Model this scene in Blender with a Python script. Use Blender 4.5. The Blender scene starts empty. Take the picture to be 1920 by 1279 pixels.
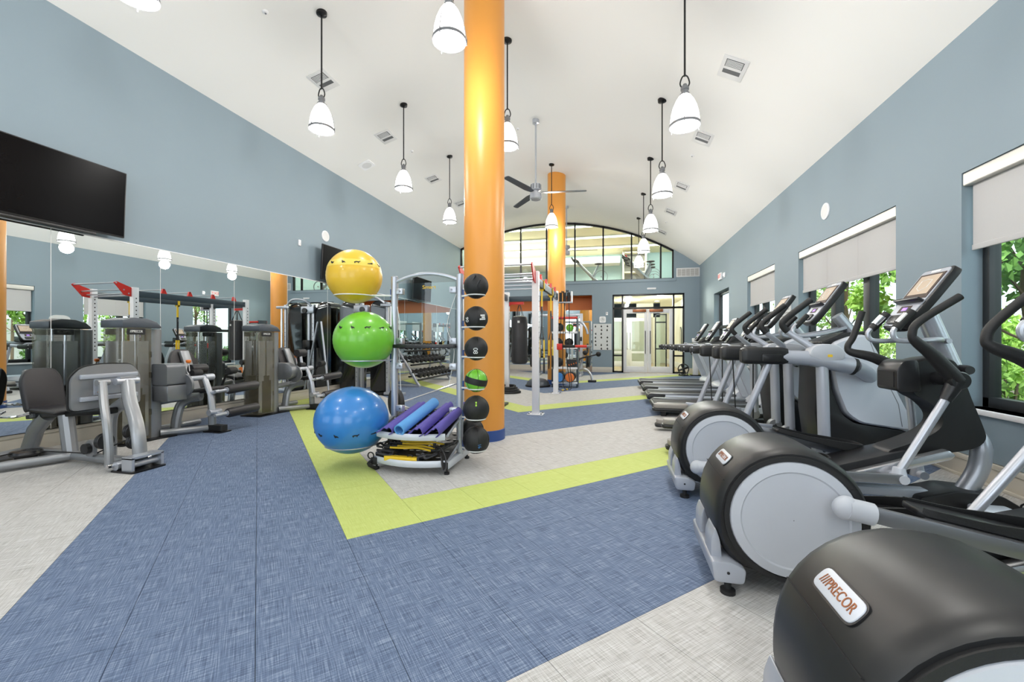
import bpy, bmesh, math, random
from mathutils import Vector, Matrix, Euler
random.seed(7)
R = math.radians
scene = bpy.context.scene
COL = scene.collection

# ---------------------------------------------------------------- camera, light, exposure
cam_d = bpy.data.cameras.new('camera'); cam_d.lens = 14.72; cam_d.sensor_width = 36.0
cam_d.clip_start = 0.05; cam_d.clip_end = 200
cam = bpy.data.objects.new('camera', cam_d); COL.objects.link(cam)
cam.location = (0, 0, 1.2); cam.rotation_euler = (R(90), 0, math.atan(192 / 785))
scene.camera = cam
vs = scene.view_settings
vs.view_transform = 'Standard'; vs.look = 'None'; vs.gamma = 1.0; vs.use_curve_mapping = False
vs.exposure = 0.1
world = bpy.data.worlds.new('sky'); scene.world = world; world.use_nodes = True
wn = world.node_tree; wn.nodes.clear()
w_out = wn.nodes.new('ShaderNodeOutputWorld'); w_bg = wn.nodes.new('ShaderNodeBackground')
w_bg.inputs[0].default_value = (0.86, 0.93, 1.0, 1); w_bg.inputs[1].default_value = 3.6
wn.links.new(w_bg.outputs[0], w_out.inputs[0])
sun_d = bpy.data.lights.new('sun', 'SUN'); sun_d.energy = 4.5; sun_d.angle = R(8); sun_d.color = (1, .96, .88)
sun = bpy.data.objects.new('sun', sun_d); COL.objects.link(sun); sun.rotation_euler = (R(22), R(-14), 0)
PENDANT_WATTS = 54
try:
    scene.cycles.max_bounces = 10; scene.cycles.diffuse_bounces = 5; scene.cycles.glossy_bounces = 5
    scene.cycles.transparent_max_bounces = 12; scene.cycles.transmission_bounces = 6
    scene.cycles.caustics_reflective = False; scene.cycles.caustics_refractive = False
    scene.cycles.sample_clamp_indirect = 6; scene.cycles.use_denoising = True
except Exception:
    pass

# ---------------------------------------------------------------- materials
def lin(c):
    return tuple(((x / 255) / 12.92 if x / 255 <= .04045 else ((x / 255 + .055) / 1.055) ** 2.4) for x in c)
MATS = {}
def mat(name, rgb, rough=.5, metal=0., var=.05, nscale=9., bump=0., bscale=120., emit=0., coat=0., spec=.5, alpha=1., trans=0.):
    if name in MATS: return MATS[name]
    m = bpy.data.materials.new(name); m.use_nodes = True; nt = m.node_tree; n = nt.nodes; l = nt.links
    b = n['Principled BSDF']; c = lin(rgb)
    tc = n.new('ShaderNodeTexCoord'); no = n.new('ShaderNodeTexNoise'); no.inputs['Scale'].default_value = nscale
    no.inputs['Detail'].default_value = 3
    l.new(tc.outputs['Object'], no.inputs['Vector'])
    mx = n.new('ShaderNodeMix'); mx.data_type = 'RGBA'
    mx.inputs['A'].default_value = (*[max(0, v * (1 - var)) for v in c], 1)
    mx.inputs['B'].default_value = (*[min(1, v * (1 + var)) for v in c], 1)
    l.new(no.outputs['Fac'], mx.inputs['Factor']); l.new(mx.outputs['Result'], b.inputs['Base Color'])
    b.inputs['Roughness'].default_value = rough; b.inputs['Metallic'].default_value = metal
    b.inputs['Specular IOR Level'].default_value = spec; b.inputs['Coat Weight'].default_value = coat
    b.inputs['Alpha'].default_value = alpha; b.inputs['Transmission Weight'].default_value = trans
    if emit:
        l.new(mx.outputs['Result'], b.inputs['Emission Color']); b.inputs['Emission Strength'].default_value = emit
    if bump:
        n2 = n.new('ShaderNodeTexNoise'); n2.inputs['Scale'].default_value = bscale; n2.inputs['Detail'].default_value = 4
        l.new(tc.outputs['Object'], n2.inputs['Vector'])
        bp = n.new('ShaderNodeBump'); bp.inputs['Strength'].default_value = bump; bp.inputs['Distance'].default_value = .01
        l.new(n2.outputs['Fac'], bp.inputs['Height']); l.new(bp.outputs['Normal'], b.inputs['Normal'])
    MATS[name] = m
    return m
def weave(name, cols, rough=.75):
    """woven vinyl: crossing threads along the two plank directions"""
    m = bpy.data.materials.new(name); m.use_nodes = True; nt = m.node_tree; n = nt.nodes; l = nt.links
    b = n['Principled BSDF']; b.inputs['Roughness'].default_value = rough; b.inputs['Specular IOR Level'].default_value = .35
    tc = n.new('ShaderNodeTexCoord'); facs = []
    for sc in ((230, 8, 1), (8, 230, 1)):
        mp = n.new('ShaderNodeMapping'); mp.vector_type = 'POINT'
        mp.inputs['Rotation'].default_value = (0, 0, R(45)); mp.inputs['Scale'].default_value = (1, 1, 1)
        m2 = n.new('ShaderNodeMapping'); m2.inputs['Scale'].default_value = sc
        no = n.new('ShaderNodeTexNoise'); no.inputs['Scale'].default_value = 1.0; no.inputs['Detail'].default_value = 2.5
        l.new(tc.outputs['Object'], mp.inputs['Vector']); l.new(mp.outputs['Vector'], m2.inputs['Vector'])
        l.new(m2.outputs['Vector'], no.inputs['Vector']); facs.append(no)
    ad = n.new('ShaderNodeMath'); ad.operation = 'ADD'
    l.new(facs[0].outputs['Fac'], ad.inputs[0]); l.new(facs[1].outputs['Fac'], ad.inputs[1])
    hf = n.new('ShaderNodeMath'); hf.operation = 'MULTIPLY'; hf.inputs[1].default_value = .5
    l.new(ad.outputs[0], hf.inputs[0])
    rp = n.new('ShaderNodeValToRGB'); cr = rp.color_ramp
    cr.elements[0].position = .34; cr.elements[0].color = (*lin(cols[0]), 1)
    cr.elements[1].position = .66; cr.elements[1].color = (*lin(cols[2]), 1)
    e = cr.elements.new(.5); e.color = (*lin(cols[1]), 1)
    l.new(hf.outputs[0], rp.inputs['Fac']); l.new(rp.outputs['Color'], b.inputs['Base Color'])
    bp = n.new('ShaderNodeBump'); bp.inputs['Strength'].default_value = .12; bp.inputs['Distance'].default_value = .004
    l.new(hf.outputs[0], bp.inputs['Height']); l.new(bp.outputs['Normal'], b.inputs['Normal'])
    MATS[name] = m
    return m
weave('blue_weave', ((62, 76, 100), (95, 111, 138), (140, 153, 174)))
weave('green_weave', ((178, 189, 102), (190, 202, 114), (201, 212, 134)))
weave('grey_weave', ((152, 149, 145), (188, 186, 183), (212, 211, 210)))
mat('subfloor', (60, 62, 64), .9)
mat('wall_paint', (130, 146, 156), .62, var=.03, nscale=1.2, bump=.05, bscale=220)
mat('ceiling_paint', (232, 231, 228), .8, var=.012, nscale=1.0)
mat('orange_paint', (222, 150, 64), .38, var=.03, nscale=3, bump=.06, bscale=90)
mat('orange_dark', (205, 108, 32), .5, var=.04)
mat('blue_base', (44, 76, 140), .45)
mat('trim', (205, 198, 184), .5, var=.03)
mat('white_paint', (236, 236, 238), .4, var=.02)
mat('mirror', (232, 238, 238), .005, 1.0, var=.003)
mat('black_metal', (22, 22, 24), .35, .3)
mat('black_plastic', (30, 30, 32), .34, var=.1)
mat('black_satin', (25, 25, 26), .4, var=.06, nscale=4)
mat('black_rubber', (24, 24, 25), .6, var=.1, bump=.1)
mat('black_vinyl', (38, 36, 39), .42, var=.06, bump=.15, bscale=260)
mat('silver', (186, 190, 198), .3, .55, var=.03)
mat('silver_paint', (176, 180, 190), .34, .25, var=.03)
mat('light_grey', (190, 193, 200), .42, var=.02)
mat('panel_grey', (205, 209, 218), .36, .1, var=.02)
mat('gunmetal', (132, 134, 138), .32, .6, var=.05)
mat('pewter', (150, 152, 155), .34, .5, var=.05)
mat('chrome', (225, 225, 228), .1, 1.0, var=.01)
mat('brushed_alu', (215, 216, 220), .25, .9, var=.03)
mat('smoke_shroud', (112, 106, 88), .22, .35, var=.22, nscale=2.2, coat=.5)
mat('smoke_black', (20, 21, 22), .12, .0, var=.1, coat=.6)
mat('slate_cap', (70, 76, 84), .35, .1)
mat('red', (206, 44, 34), .4)
mat('rig_white', (232, 232, 236), .38, var=.02)
mat('beam_dark', (58, 70, 80), .4)
mat('yellow', (236, 196, 44), .5)
mat('green_ball', (112, 188, 52), .3, var=.08, nscale=6, coat=.2)
mat('yellow_ball', (232, 188, 52), .34, var=.06, nscale=6, coat=.2)
mat('blue_ball', (52, 128, 200), .28, var=.08, nscale=5, coat=.3)
mat('ink', (18, 18, 20), .6)
mat('pale_yellow', (240, 212, 92), .34, var=.04, nscale=6)
mat('print_white', (232, 232, 230), .6)
mat('print_lime', (170, 220, 70), .6)
mat('print_blue', (70, 130, 190), .6)
mat('purple_mat', (88, 78, 158), .7, var=.08, bump=.1, bscale=300)
mat('blue_mat', (92, 158, 220), .65, var=.06, bump=.1, bscale=300)
mat('screen', (5, 5, 7), .25, spec=.06)
mat('glass_white', (250, 248, 244), .3, var=.01, emit=2.6)
mat('lamp_lens', (255, 252, 244), .3, var=.01, emit=6.0)
mat('downlight', (255, 246, 226), .4, var=.01, emit=7.0)
mat('cove_light', (255, 247, 224), .4, var=.01, emit=6.0)
mat('tan_screen', (176, 158, 138), .3, var=.25, nscale=5, emit=.25)
mat('purple_led', (150, 110, 230), .4, emit=1.0)
mat('shade_fabric', (214, 212, 212), .8, var=.02, nscale=60, trans=0.0)
mat('alu_cassette', (205, 203, 196), .4, .3)
mat('frame_dark', (38, 40, 42), .45)
mat('door_white', (226, 226, 228), .45)
mat('beige_wall', (226, 220, 204), .7, var=.02)
mat('cream_ceiling', (232, 222, 192), .7, var=.06, nscale=2.5)
mat('teal_wall', (176, 202, 206), .7, var=.02)
mat('oak', (176, 156, 130), .5, var=.15, nscale=14)
mat('bronze', (150, 92, 56), .4, .4)
mat('soil', (92, 80, 62), .95, var=.3)
mat('bark', (120, 98, 76), .9, var=.2, bump=.4, bscale=40)
mat('leaf_light', (170, 205, 92), .55, var=.3, nscale=3)
mat('leaf_mid', (128, 172, 80), .55, var=.3, nscale=3)
mat('leaf_dark', (92, 136, 74), .55, var=.3, nscale=3)
mat('leaf_pale', (196, 216, 136), .55, var=.25, nscale=3)
mat('stucco', (205, 200, 190), .9, var=.05)
mat('paper', (212, 214, 214), .7)
mat('brown_strap', (58, 40, 30), .6)
mat('grey_plastic', (150, 146, 140), .5)
mat('orange_plastic', (226, 120, 44), .45)
mat('steel_vent', (214, 214, 214), .5)
mat('vent_dark', (90, 92, 94), .7)
mat('exit_red', (214, 70, 60), .5, emit=.5)
mat('warn_yellow', (230, 200, 60), .5)
def glass(name, tint=(240, 248, 248), refl=.12):
    m = bpy.data.materials.new(name); m.use_nodes = True; nt = m.node_tree; n = nt.nodes; l = nt.links; n.clear()
    o = n.new('ShaderNodeOutputMaterial'); t = n.new('ShaderNodeBsdfTransparent'); g = n.new('ShaderNodeBsdfGlossy')
    t.inputs[0].default_value = (*lin(tint), 1); g.inputs['Roughness'].default_value = .02
    lw = n.new('ShaderNodeLayerWeight'); lw.inputs['Blend'].default_value = .5      # same on both faces of a pane
    pw = n.new('ShaderNodeMath'); pw.operation = 'POWER'; pw.inputs[1].default_value = 5.0; l.new(lw.outputs['Facing'], pw.inputs[0])
    no = n.new('ShaderNodeTexNoise'); no.inputs['Scale'].default_value = 2.0
    ma = n.new('ShaderNodeMath'); ma.operation = 'MULTIPLY_ADD'; ma.inputs[1].default_value = .01
    sc = n.new('ShaderNodeMath'); sc.operation = 'MULTIPLY_ADD'; sc.inputs[1].default_value = .3; sc.inputs[2].default_value = .03
    l.new(pw.outputs[0], sc.inputs[0]); l.new(no.outputs['Fac'], ma.inputs[0]); l.new(sc.outputs[0], ma.inputs[2])
    mx = n.new('ShaderNodeMixShader'); l.new(ma.outputs[0], mx.inputs[0]); l.new(t.outputs[0], mx.inputs[1]); l.new(g.outputs[0], mx.inputs[2])
    l.new(mx.outputs[0], o.inputs[0]); MATS[name] = m
    return m
glass('glass')
def shade_mat():
    m = MATS['shade_fabric']; nt = m.node_tree; n = nt.nodes; l = nt.links
    b = n['Principled BSDF']; o = n['Material Output']; t = n.new('ShaderNodeBsdfTranslucent'); t.inputs[0].default_value = (*lin((214, 212, 212)), 1)
    mx = n.new('ShaderNodeMixShader'); mx.inputs[0].default_value = .3
    l.new(b.outputs[0], mx.inputs[1]); l.new(t.outputs[0], mx.inputs[2]); l.new(mx.outputs[0], o.inputs[0])
shade_mat()

# ---------------------------------------------------------------- mesh helpers
class MB:
    def __init__(s): s.v = []; s.f = []
    def add(s, vs, fs):
        o = len(s.v); s.v += [tuple(v) for v in vs]; s.f += [[i + o for i in f] for f in fs]; return s
    def box(s, c, d, rot=None):
        h = [x / 2 for x in d]
        vs = [Vector((sx * h[0], sy * h[1], sz * h[2])) for sx in (-1, 1) for sy in (-1, 1) for sz in (-1, 1)]
        if rot: M = Euler(rot).to_matrix(); vs = [M @ v for v in vs]
        return s.add([v + Vector(c) for v in vs], [(0, 1, 3, 2), (4, 6, 7, 5), (0, 4, 5, 1), (2, 3, 7, 6), (0, 2, 6, 4), (1, 5, 7, 3)])
    def bb(s, x0, x1, y0, y1, z0, z1):
        return s.box(((x0 + x1) / 2, (y0 + y1) / 2, (z0 + z1) / 2), (abs(x1 - x0), abs(y1 - y0), abs(z1 - z0)))
    def tube(s, pts, r, n=10, caps=True, radii=None, closed=False, flat=1.0):
        P = [Vector(p) for p in pts]; k = len(P); rings = []; up = None
        for i, p in enumerate(P):
            a = P[(i - 1) % k] if (closed or i) else p; b = P[(i + 1) % k] if (closed or i < k - 1) else p
            t = (b - a).normalized()
            if up is None:
                up = Vector((0, 0, 1)) if abs(t.z) < .9 else Vector((0, 1, 0))
            u = (up - t * up.dot(t))
            u = u.normalized() if u.length > 1e-6 else Vector((1, 0, 0)); up = u; w = t.cross(u)
            rr = radii[i] if radii else r
            rings.append([p + (u * math.cos(2 * math.pi * j / n) + w * math.sin(2 * math.pi * j / n) * flat) * rr for j in range(n)])
        vs = [v for q in rings for v in q]; fs = []
        for i in range(k if closed else k - 1):
            a = i * n; b = ((i + 1) % k) * n
            for j in range(n): fs.append((a + j, a + (j + 1) % n, b + (j + 1) % n, b + j))
        if caps and not closed: fs += [tuple(range(n - 1, -1, -1)), tuple((k - 1) * n + j for j in range(n))]
        return s.add(vs, fs)
    def cyl(s, a, b, r, r2=None, n=16): return s.tube([a, b], r, n, radii=[r, r if r2 is None else r2])
    def lathe(s, prof, c=(0, 0, 0), axis='z', n=24, cap=True):
        ix = {'x': (1, 2, 0), 'y': (0, 2, 1), 'z': (0, 1, 2)}[axis]; vs = []; fs = []
        for r, h in prof:
            for j in range(n):
                v = [0, 0, 0]; v[ix[0]] = r * math.cos(2 * math.pi * j / n); v[ix[1]] = r * math.sin(2 * math.pi * j / n); v[ix[2]] = h
                vs.append([v[i] + c[i] for i in range(3)])
        for i in range(len(prof) - 1):
            for j in range(n): fs.append((i * n + j, i * n + (j + 1) % n, (i + 1) * n + (j + 1) % n, (i + 1) * n + j))
        if cap: fs += [tuple(range(n - 1, -1, -1)), tuple((len(prof) - 1) * n + j for j in range(n))]
        return s.add(vs, fs)
    def prism(s, out, t0, t1, axis='y'):
        """outline in the plane across axis; y: (x,z)  x: (y,z)  z: (x,y)"""
        n = len(out); f = {'y': lambda p, t: (p[0], t, p[1]), 'x': lambda p, t: (t, p[0], p[1]), 'z': lambda p, t: (p[0], p[1], t)}[axis]
        vs = [f(p, t0) for p in out] + [f(p, t1) for p in out]
        return s.add(vs, [tuple(range(n - 1, -1, -1)), tuple(range(n, 2 * n))] + [(j, (j + 1) % n, n + (j + 1) % n, n + j) for j in range(n)])
    def loft(s, out, secs, c, axis='y'):
        """outline scaled about c at each (t, scale)"""
        n = len(out); vs = []; fs = []
        for t, k in secs:
            for p in out:
                a = c[0] + (p[0] - c[0]) * k; b = c[1] + (p[1] - c[1]) * k
                vs.append({'y': (a, t, b), 'x': (t, a, b), 'z': (a, b, t)}[axis])
        for i in range(len(secs) - 1):
            for j in range(n): fs.append((i * n + j, i * n + (j + 1) % n, (i + 1) * n + (j + 1) % n, (i + 1) * n + j))
        fs += [tuple(range(n - 1, -1, -1)), tuple((len(secs) - 1) * n + j for j in range(n))]
        return s.add(vs, fs)
    def sphere(s, c, r, n=20, m=12, sc=(1, 1, 1)):
        prof = [(max(1e-4, r * math.sin(math.pi * i / m)), -r * math.cos(math.pi * i / m)) for i in range(m + 1)]
        k = len(s.v); s.lathe(prof, (0, 0, 0), 'z', n, cap=False)
        s.v[k:] = [(c[0] + x * sc[0], c[1] + y * sc[1], c[2] + z * sc[2]) for x, y, z in s.v[k:]]
        return s
    def xf(s, M):
        s.v = [tuple(M @ Vector(v)) for v in s.v]; return s
    def mesh(s, name, m, sharp=35, bevel=0, seg=2):
        me = bpy.data.meshes.new(name); me.from_pydata(s.v, [], s.f)
        bm = bmesh.new(); bm.from_mesh(me)
        bmesh.ops.recalc_face_normals(bm, faces=bm.faces)
        if bevel:
            es = [e for e in bm.edges if len(e.link_faces) == 2 and e.calc_face_angle(0) > R(40)]
            bmesh.ops.bevel(bm, geom=es, offset=bevel, segments=seg, profile=.5, affect='EDGES', clamp_overlap=True)
        bm.to_mesh(me); bm.free(); me.materials.append(MATS[m])
        if sharp:
            me.shade_smooth(); me.set_sharp_from_angle(angle=R(sharp))
        return me
    def build(s, name, m, parent=None, sharp=35, bevel=0, seg=2, label=None):
        o = bpy.data.objects.new(name, s.mesh(name, m, sharp, bevel, seg)); COL.objects.link(o)
        if parent: o.parent = parent
        if label: o['label'] = label
        return o
def cr(pts, n=6, closed=False):
    """Catmull-Rom through points"""
    P = [Vector(p) for p in pts]; k = len(P); out = []
    for i in range(k if closed else k - 1):
        g = lambda j: P[j % k] if closed else P[min(max(j, 0), k - 1)]
        a, b, c, d = g(i - 1), g(i), g(i + 1), g(i + 2)
        for j in range(n):
            t = j / n
            out.append(.5 * ((2 * b) + (c - a) * t + (2 * a - 5 * b + 4 * c - d) * t * t + (3 * b - a - 3 * c + d) * t ** 3))
    if not closed: out.append(P[-1])
    return out
def rnd(poly, r, n=4):
    out = []; k = len(poly)
    for i in range(k):
        p = Vector(poly[i]); a = Vector(poly[i - 1]); b = Vector(poly[(i + 1) % k])
        da = (a - p); db = (b - p); q = min(r, da.length * .45, db.length * .45)
        s0 = p + da.normalized() * q; s1 = p + db.normalized() * q
        for j in range(n + 1):
            t = j / n; out.append(tuple(s0 * (1 - t) ** 2 + p * 2 * t * (1 - t) + s1 * t * t))
    return out
def rrect(x0, x1, y0, y1, r, n=4): return rnd([(x0, y0), (x1, y0), (x1, y1), (x0, y1)], r, n)
def circ(cx, cy, r, n=24): return [(cx + r * math.cos(2 * math.pi * i / n), cy + r * math.sin(2 * math.pi * i / n)) for i in range(n)]
def thing(name, label, cat, loc=(0, 0, 0), rz=0., group=None, kind=None):
    o = bpy.data.objects.new(name, None); COL.objects.link(o); o.location = loc; o.rotation_euler = (0, 0, rz)
    o.empty_display_size = .1
    return tag(o, label, cat, group, kind)
def tag(o, label=None, cat=None, group=None, kind=None):
    if label: o['label'] = label
    if cat: o['category'] = cat
    if group: o['group'] = group
    if kind: o['kind'] = kind
    return o
def struct(o): o['kind'] = 'structure'; return o
def copy_tree(o, parent=None):
    c = o.copy(); COL.objects.link(c)
    if parent: c.parent = parent
    for ch in list(o.children): copy_tree(ch, c)
    return c
def lettering(txt, size, m, parent, loc, rot, name='lettering', depth=.0008, width=None, align='CENTER'):
    cu = bpy.data.curves.new(name, 'FONT'); cu.body = txt; cu.size = size; cu.extrude = depth; cu.align_x = align; cu.align_y = 'CENTER'
    tmp = bpy.data.objects.new(name, cu); COL.objects.link(tmp); dg = bpy.context.evaluated_depsgraph_get()
    me = bpy.data.meshes.new_from_object(tmp.evaluated_get(dg)); bpy.data.objects.remove(tmp)
    me.materials.clear(); me.materials.append(MATS[m])
    o = bpy.data.objects.new(name, me); COL.objects.link(o); o.parent = parent; o.location = loc; o.rotation_euler = rot
    if width:
        xs = [v.co.x for v in me.vertices]; k = width / (max(xs) - min(xs)); o.scale = (k, 1, 1)
    return o
# ================================================================ THE ROOM
XL, XR, Y0, YB = -6.24, 3.02, -3.0, 16.45
CX, CR, CZ = -2.5, 8.9, 5.88 - 8.9
def ceil_z(x): return CZ + math.sqrt(CR * CR - (x - CX) ** 2)
# ---- floor: woven planks laid at 45 degrees, chevron colour bands
floor = struct(MB().bb(XL - .2, XR + .2, Y0 - .2, YB + .1, -.12, -.012).build('floor', 'subfloor'))
tag(floor, 'woven plank floor with blue, lime and grey chevron bands', 'floor')
STEP = .664
def clip(poly, ax, lim, keep_less):
    out = []
    for i in range(len(poly)):
        a, b = poly[i - 1], poly[i]
        ia = (a[ax] <= lim) if keep_less else (a[ax] >= lim); ib = (b[ax] <= lim) if keep_less else (b[ax] >= lim)
        if ia != ib:
            t = (lim - a[ax]) / (b[ax] - a[ax]); out.append(tuple(a[k] + (b[k] - a[k]) * t for k in (0, 1)))
        if ib: out.append(b)
    return out
def cls(i, j):
    k = min(i, j) % 7
    return 'blue_weave' if k < 3 else ('green_weave' if k == 3 else 'grey_weave')
planks = []
for i in range(-16, 36):
    j = -30 + (i % 2)
    while j < 40:
        n = 2 if cls(i, j) == cls(i, j + 1) else 1
        s0 = -1.34 + i * STEP; s1 = s0 + STEP; d0 = 1.80 + j * STEP; d1 = d0 + n * STEP
        g = .0016
        q = [((s - d) / 2, (s + d) / 2) for s, d in ((s0 + g, d0 + g), (s1 - g, d0 + g), (s1 - g, d1 - g), (s0 + g, d1 - g))]
        for ax, lim, less in ((0, XL, False), (0, XR, True), (1, Y0, False), (1, YB, True)):
            q = clip(q, ax, lim, less) if q else q
        if len(q) >= 3:
            ar = abs(sum(q[k - 1][0] * q[k][1] - q[k][0] * q[k - 1][1] for k in range(len(q)))) / 2
            if ar > .004: planks.append((q, cls(i, j)))
        j += n
def seen(q):
    x = sum(p[0] for p in q) / len(q); y = sum(p[1] for p in q) / len(q)
    d = -x * .2375 + y * .9714; u = (x * .9714 + y * .2375)
    return math.hypot(x, y) if d > .5 and abs(u) < 1.35 * d + .5 else 100 + math.hypot(x, y)
planks.sort(key=lambda t: seen(t[0]))
rest = {}
for k, (q, m) in enumerate(planks):
    if k < 290: MB().prism(q, -.01, 0, 'z').build('plank', m, floor, sharp=0)
    else: rest.setdefault(m, MB()).prism(q, -.01, 0, 'z')
far = MB(); mi = []
for m in rest:
    far.add(rest[m].v, rest[m].f); mi += [list(rest).index(m)] * len(rest[m].f)
me = bpy.data.meshes.new('far_planks'); me.from_pydata(far.v, [], far.f)
for m in rest: me.materials.append(MATS[m])
for p, k in zip(me.polygons, mi): p.material_index = k
o = bpy.data.objects.new('far_planks', me); COL.objects.link(o); o.parent = floor; o['kind'] = 'stuff'
# ---- ceiling: barrel vault
n = 44; xs = [XL - .1 + (XR - XL + .2) * i / n for i in range(n + 1)]
c = MB(); vs = []; fs = []
for x in xs:
    for y in (Y0 - .1, YB + .05): vs.append((x, y, ceil_z(x)))
    for y in (Y0 - .1, YB + .05): vs.append((x, y, ceil_z(x) + .15))
for i in range(n):
    a = i * 4; b = a + 4
    fs += [(a, b, b + 1, a + 1), (a + 2, a + 3, b + 3, b + 2), (a, a + 2, b + 2, b), (a + 1, b + 1, b + 3, a + 3)]
fs += [(0, 1, 3, 2), (n * 4, n * 4 + 2, n * 4 + 3, n * 4 + 1)]
struct(tag(c.add(vs, fs).build('ceiling', 'ceiling_paint', sharp=60), 'white plaster barrel vault over the whole gym', 'ceiling'))
# ---- walls
wl = MB().bb(XL - .2, XL, Y0 - .2, YB + .2, 0, 5.2).build('wall_left', 'wall_paint')
struct(tag(wl, 'long blue grey wall carrying the mirrors and televisions', 'wall'))
WIN = [(-1.6, .9, .62, 2.7), (2.1, 4.6, .62, 2.7), (5.5, 8.02, .62, 2.7), (9.1, 10.82, .62, 2.7), (12.45, 14.2, .30, 2.67)]
b = MB(); ya = Y0 - .2
for (y0, y1, z0, z1) in WIN:
    b.bb(XR, XR + .25, ya, y0, 0, 4.15); b.bb(XR, XR + .25, y0, y1, 0, z0); b.bb(XR, XR + .25, y0, y1, z1, 4.15); ya = y1
b.bb(XR, XR + .25, ya, YB + .2, 0, 4.15)
struct(tag(b.build('wall_right', 'wall_paint'), 'blue grey window wall behind the cardio machines', 'wall'))
b = MB()
for x0, x1, z0, z1 in ((XL, -5.69, 0, 3.5), (-5.69, -.84, 2.98, 3.5), (-.84, -.07, 0, 3.5), (-.07, 2.5, 2.97, 3.5), (2.5, XR, 0, 3.5)):
    b.bb(x0, x1, YB, YB + .2, z0, z1)
arc = [(2.13, 3.5), (XR + .02, 3.5)] + [(x, ceil_z(x) + .03) for x in (XR + .02, 2.8, 2.55, 2.3, 2.13)]
b.prism(arc, YB, YB + .2, 'y')
wb = struct(tag(b.build('wall_back', 'wall_paint'), 'blue grey end wall with glass doors and arched glazing', 'wall'))
MB().bb(XL, 2.2, YB - .05, YB + .02, 3.42, 3.52).build('ledge', 'wall_paint', wb)
b = MB()
for x0, x1, z0, z1 in ((XL, -5.2, 0, 6), (-5.2, -2.2, 0, .5), (-5.2, -2.2, 3.2, 6), (-2.2, -1, 0, 6), (-1, 2, 0, .5), (-1, 2, 3.2, 6), (2, XR, 0, 6)):
    b.bb(x0, x1, Y0 - .2, Y0, z0, z1)
struct(tag(b.build('wall_front', 'wall_paint'), 'unseen blue grey wall with two wide openings added to let in daylight', 'wall'))  # wall behind the camera; its two openings are added to bring in daylight
# alcove behind the rig
b = MB().bb(-5.75, -.78, 17.35, 17.45, 0, 3.0).bb(-5.75, -5.69, YB + .2, 17.35, 0, 3.0).bb(-.84, -.78, YB + .2, 17.35, 0, 3.0).bb(-5.75, -.78, YB + .2, 17.45, 2.98, 3.1)
alc = struct(tag(b.build('wall_alcove', 'orange_dark'), 'deep orange alcove in the end wall behind the rig', 'alcove'))
MB().bb(-5.69, -.84, YB, 17.35, -.1, 0).build('alcove_floor', 'grey_weave', alc, sharp=0)
MB().bb(-5.69, -.84, 17.31, 17.345, 0, .2).build('alcove_baseboard', 'trim', alc)
for k in range(4):
    x0 = -5.69 + k * 1.2125
    MB().bb(x0 + .002, x0 + 1.21, 17.325, 17.345, .2, 2.46).build('mirror_panel', 'mirror', alc, sharp=0)
# baseboards
def baseboard(name, f, label):
    struct(tag(f.build(name, 'trim', bevel=.004), label, 'baseboard'))
baseboard('baseboard_left', MB().bb(XL, XL + .025, Y0, YB, 0, .2).bb(XL, XL + .035, Y0, YB, .16, .2), 'beige baseboard under the long mirror wall')
baseboard('baseboard_right', MB().bb(XR - .022, XR, Y0, YB, 0, .2).bb(XR - .034, XR, Y0, YB, .155, .2).bb(XR - .04, XR, Y0, YB, 0, .025), 'beige baseboard below the side windows')
baseboard('baseboard_back', MB().bb(-.84, -.07, YB - .02, YB, 0, .2).bb(2.5, XR, YB - .02, YB, 0, .2).bb(XL, -5.69, YB - .02, YB, 0, .2), 'beige baseboard along the end wall')
# ---- wall mirror
mir = thing('wall_mirror', 'wide frameless wall mirror made of tall panels above the baseboard', 'mirror', (0, 0, 0))
for k in range(-5, 12):
    y0 = 3.36 + 1.175 * (k - 1); y1 = min(y0 + 1.175, YB)
    MB().bb(XL + .002, XL + .05, y0 + .0025, y1 - .0025, .21, 2.475).build('mirror_panel', 'mirror', mir, sharp=0)
    MB().bb(XL + .002, XL + .0515, y0 - .0024, y0 + .0024, .21, 2.475).build('joint_strip', 'print_white', mir, sharp=0)
MB().bb(XL + .002, XL + .058, 3.36 - 1.175 * 6, YB, 2.475, 2.487).build('edge_channel', 'white_paint', mir)
# ---- side windows
def window(nm, y0, y1, z0, z1, blind, muls, hbar, label):
    w = thing(nm, label, 'window'); w['kind'] = 'structure'
    xa, xb = XR + .15, XR + .24
    f = MB().bb(xa, xb, y0, y0 + .07, z0, z1).bb(xa, xb, y1 - .07, y1, z0, z1).bb(xa, xb, y0, y1, z0, z0 + .09).bb(xa, xb, y0, y1, z1 - .07, z1)
    for mlt in muls: f.bb(xa - .02, xb, mlt - .07, mlt + .07, z0, z1)
    if hbar: f.bb(xa - .02, xb, y0, y1, hbar - .05, hbar + .05)
    f.build('window_frame', 'frame_dark', w, bevel=.006)
    cuts = [y0] + list(muls) + [y1]
    for a, c_ in zip(cuts, cuts[1:]):
        for za, zb in (((z0, hbar), (hbar, z1)) if hbar else ((z0, z1),)):
            MB().bb(xa + .04, xa + .048, a + .06, c_ - .06, za + .04, zb - .04).build('pane', 'glass', w, sharp=0)
    MB().bb(XR - .03, XR + .16, y0 - .04, y1 + .04, z0 - .045, z0).build('window_sill', 'white_paint', w, bevel=.006)
    return w
names = ['behind the ellipticals at the open end', 'beside the nearest ellipticals', 'behind the motion trainers', 'behind the nearer treadmills', 'near the exit sign']
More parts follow.
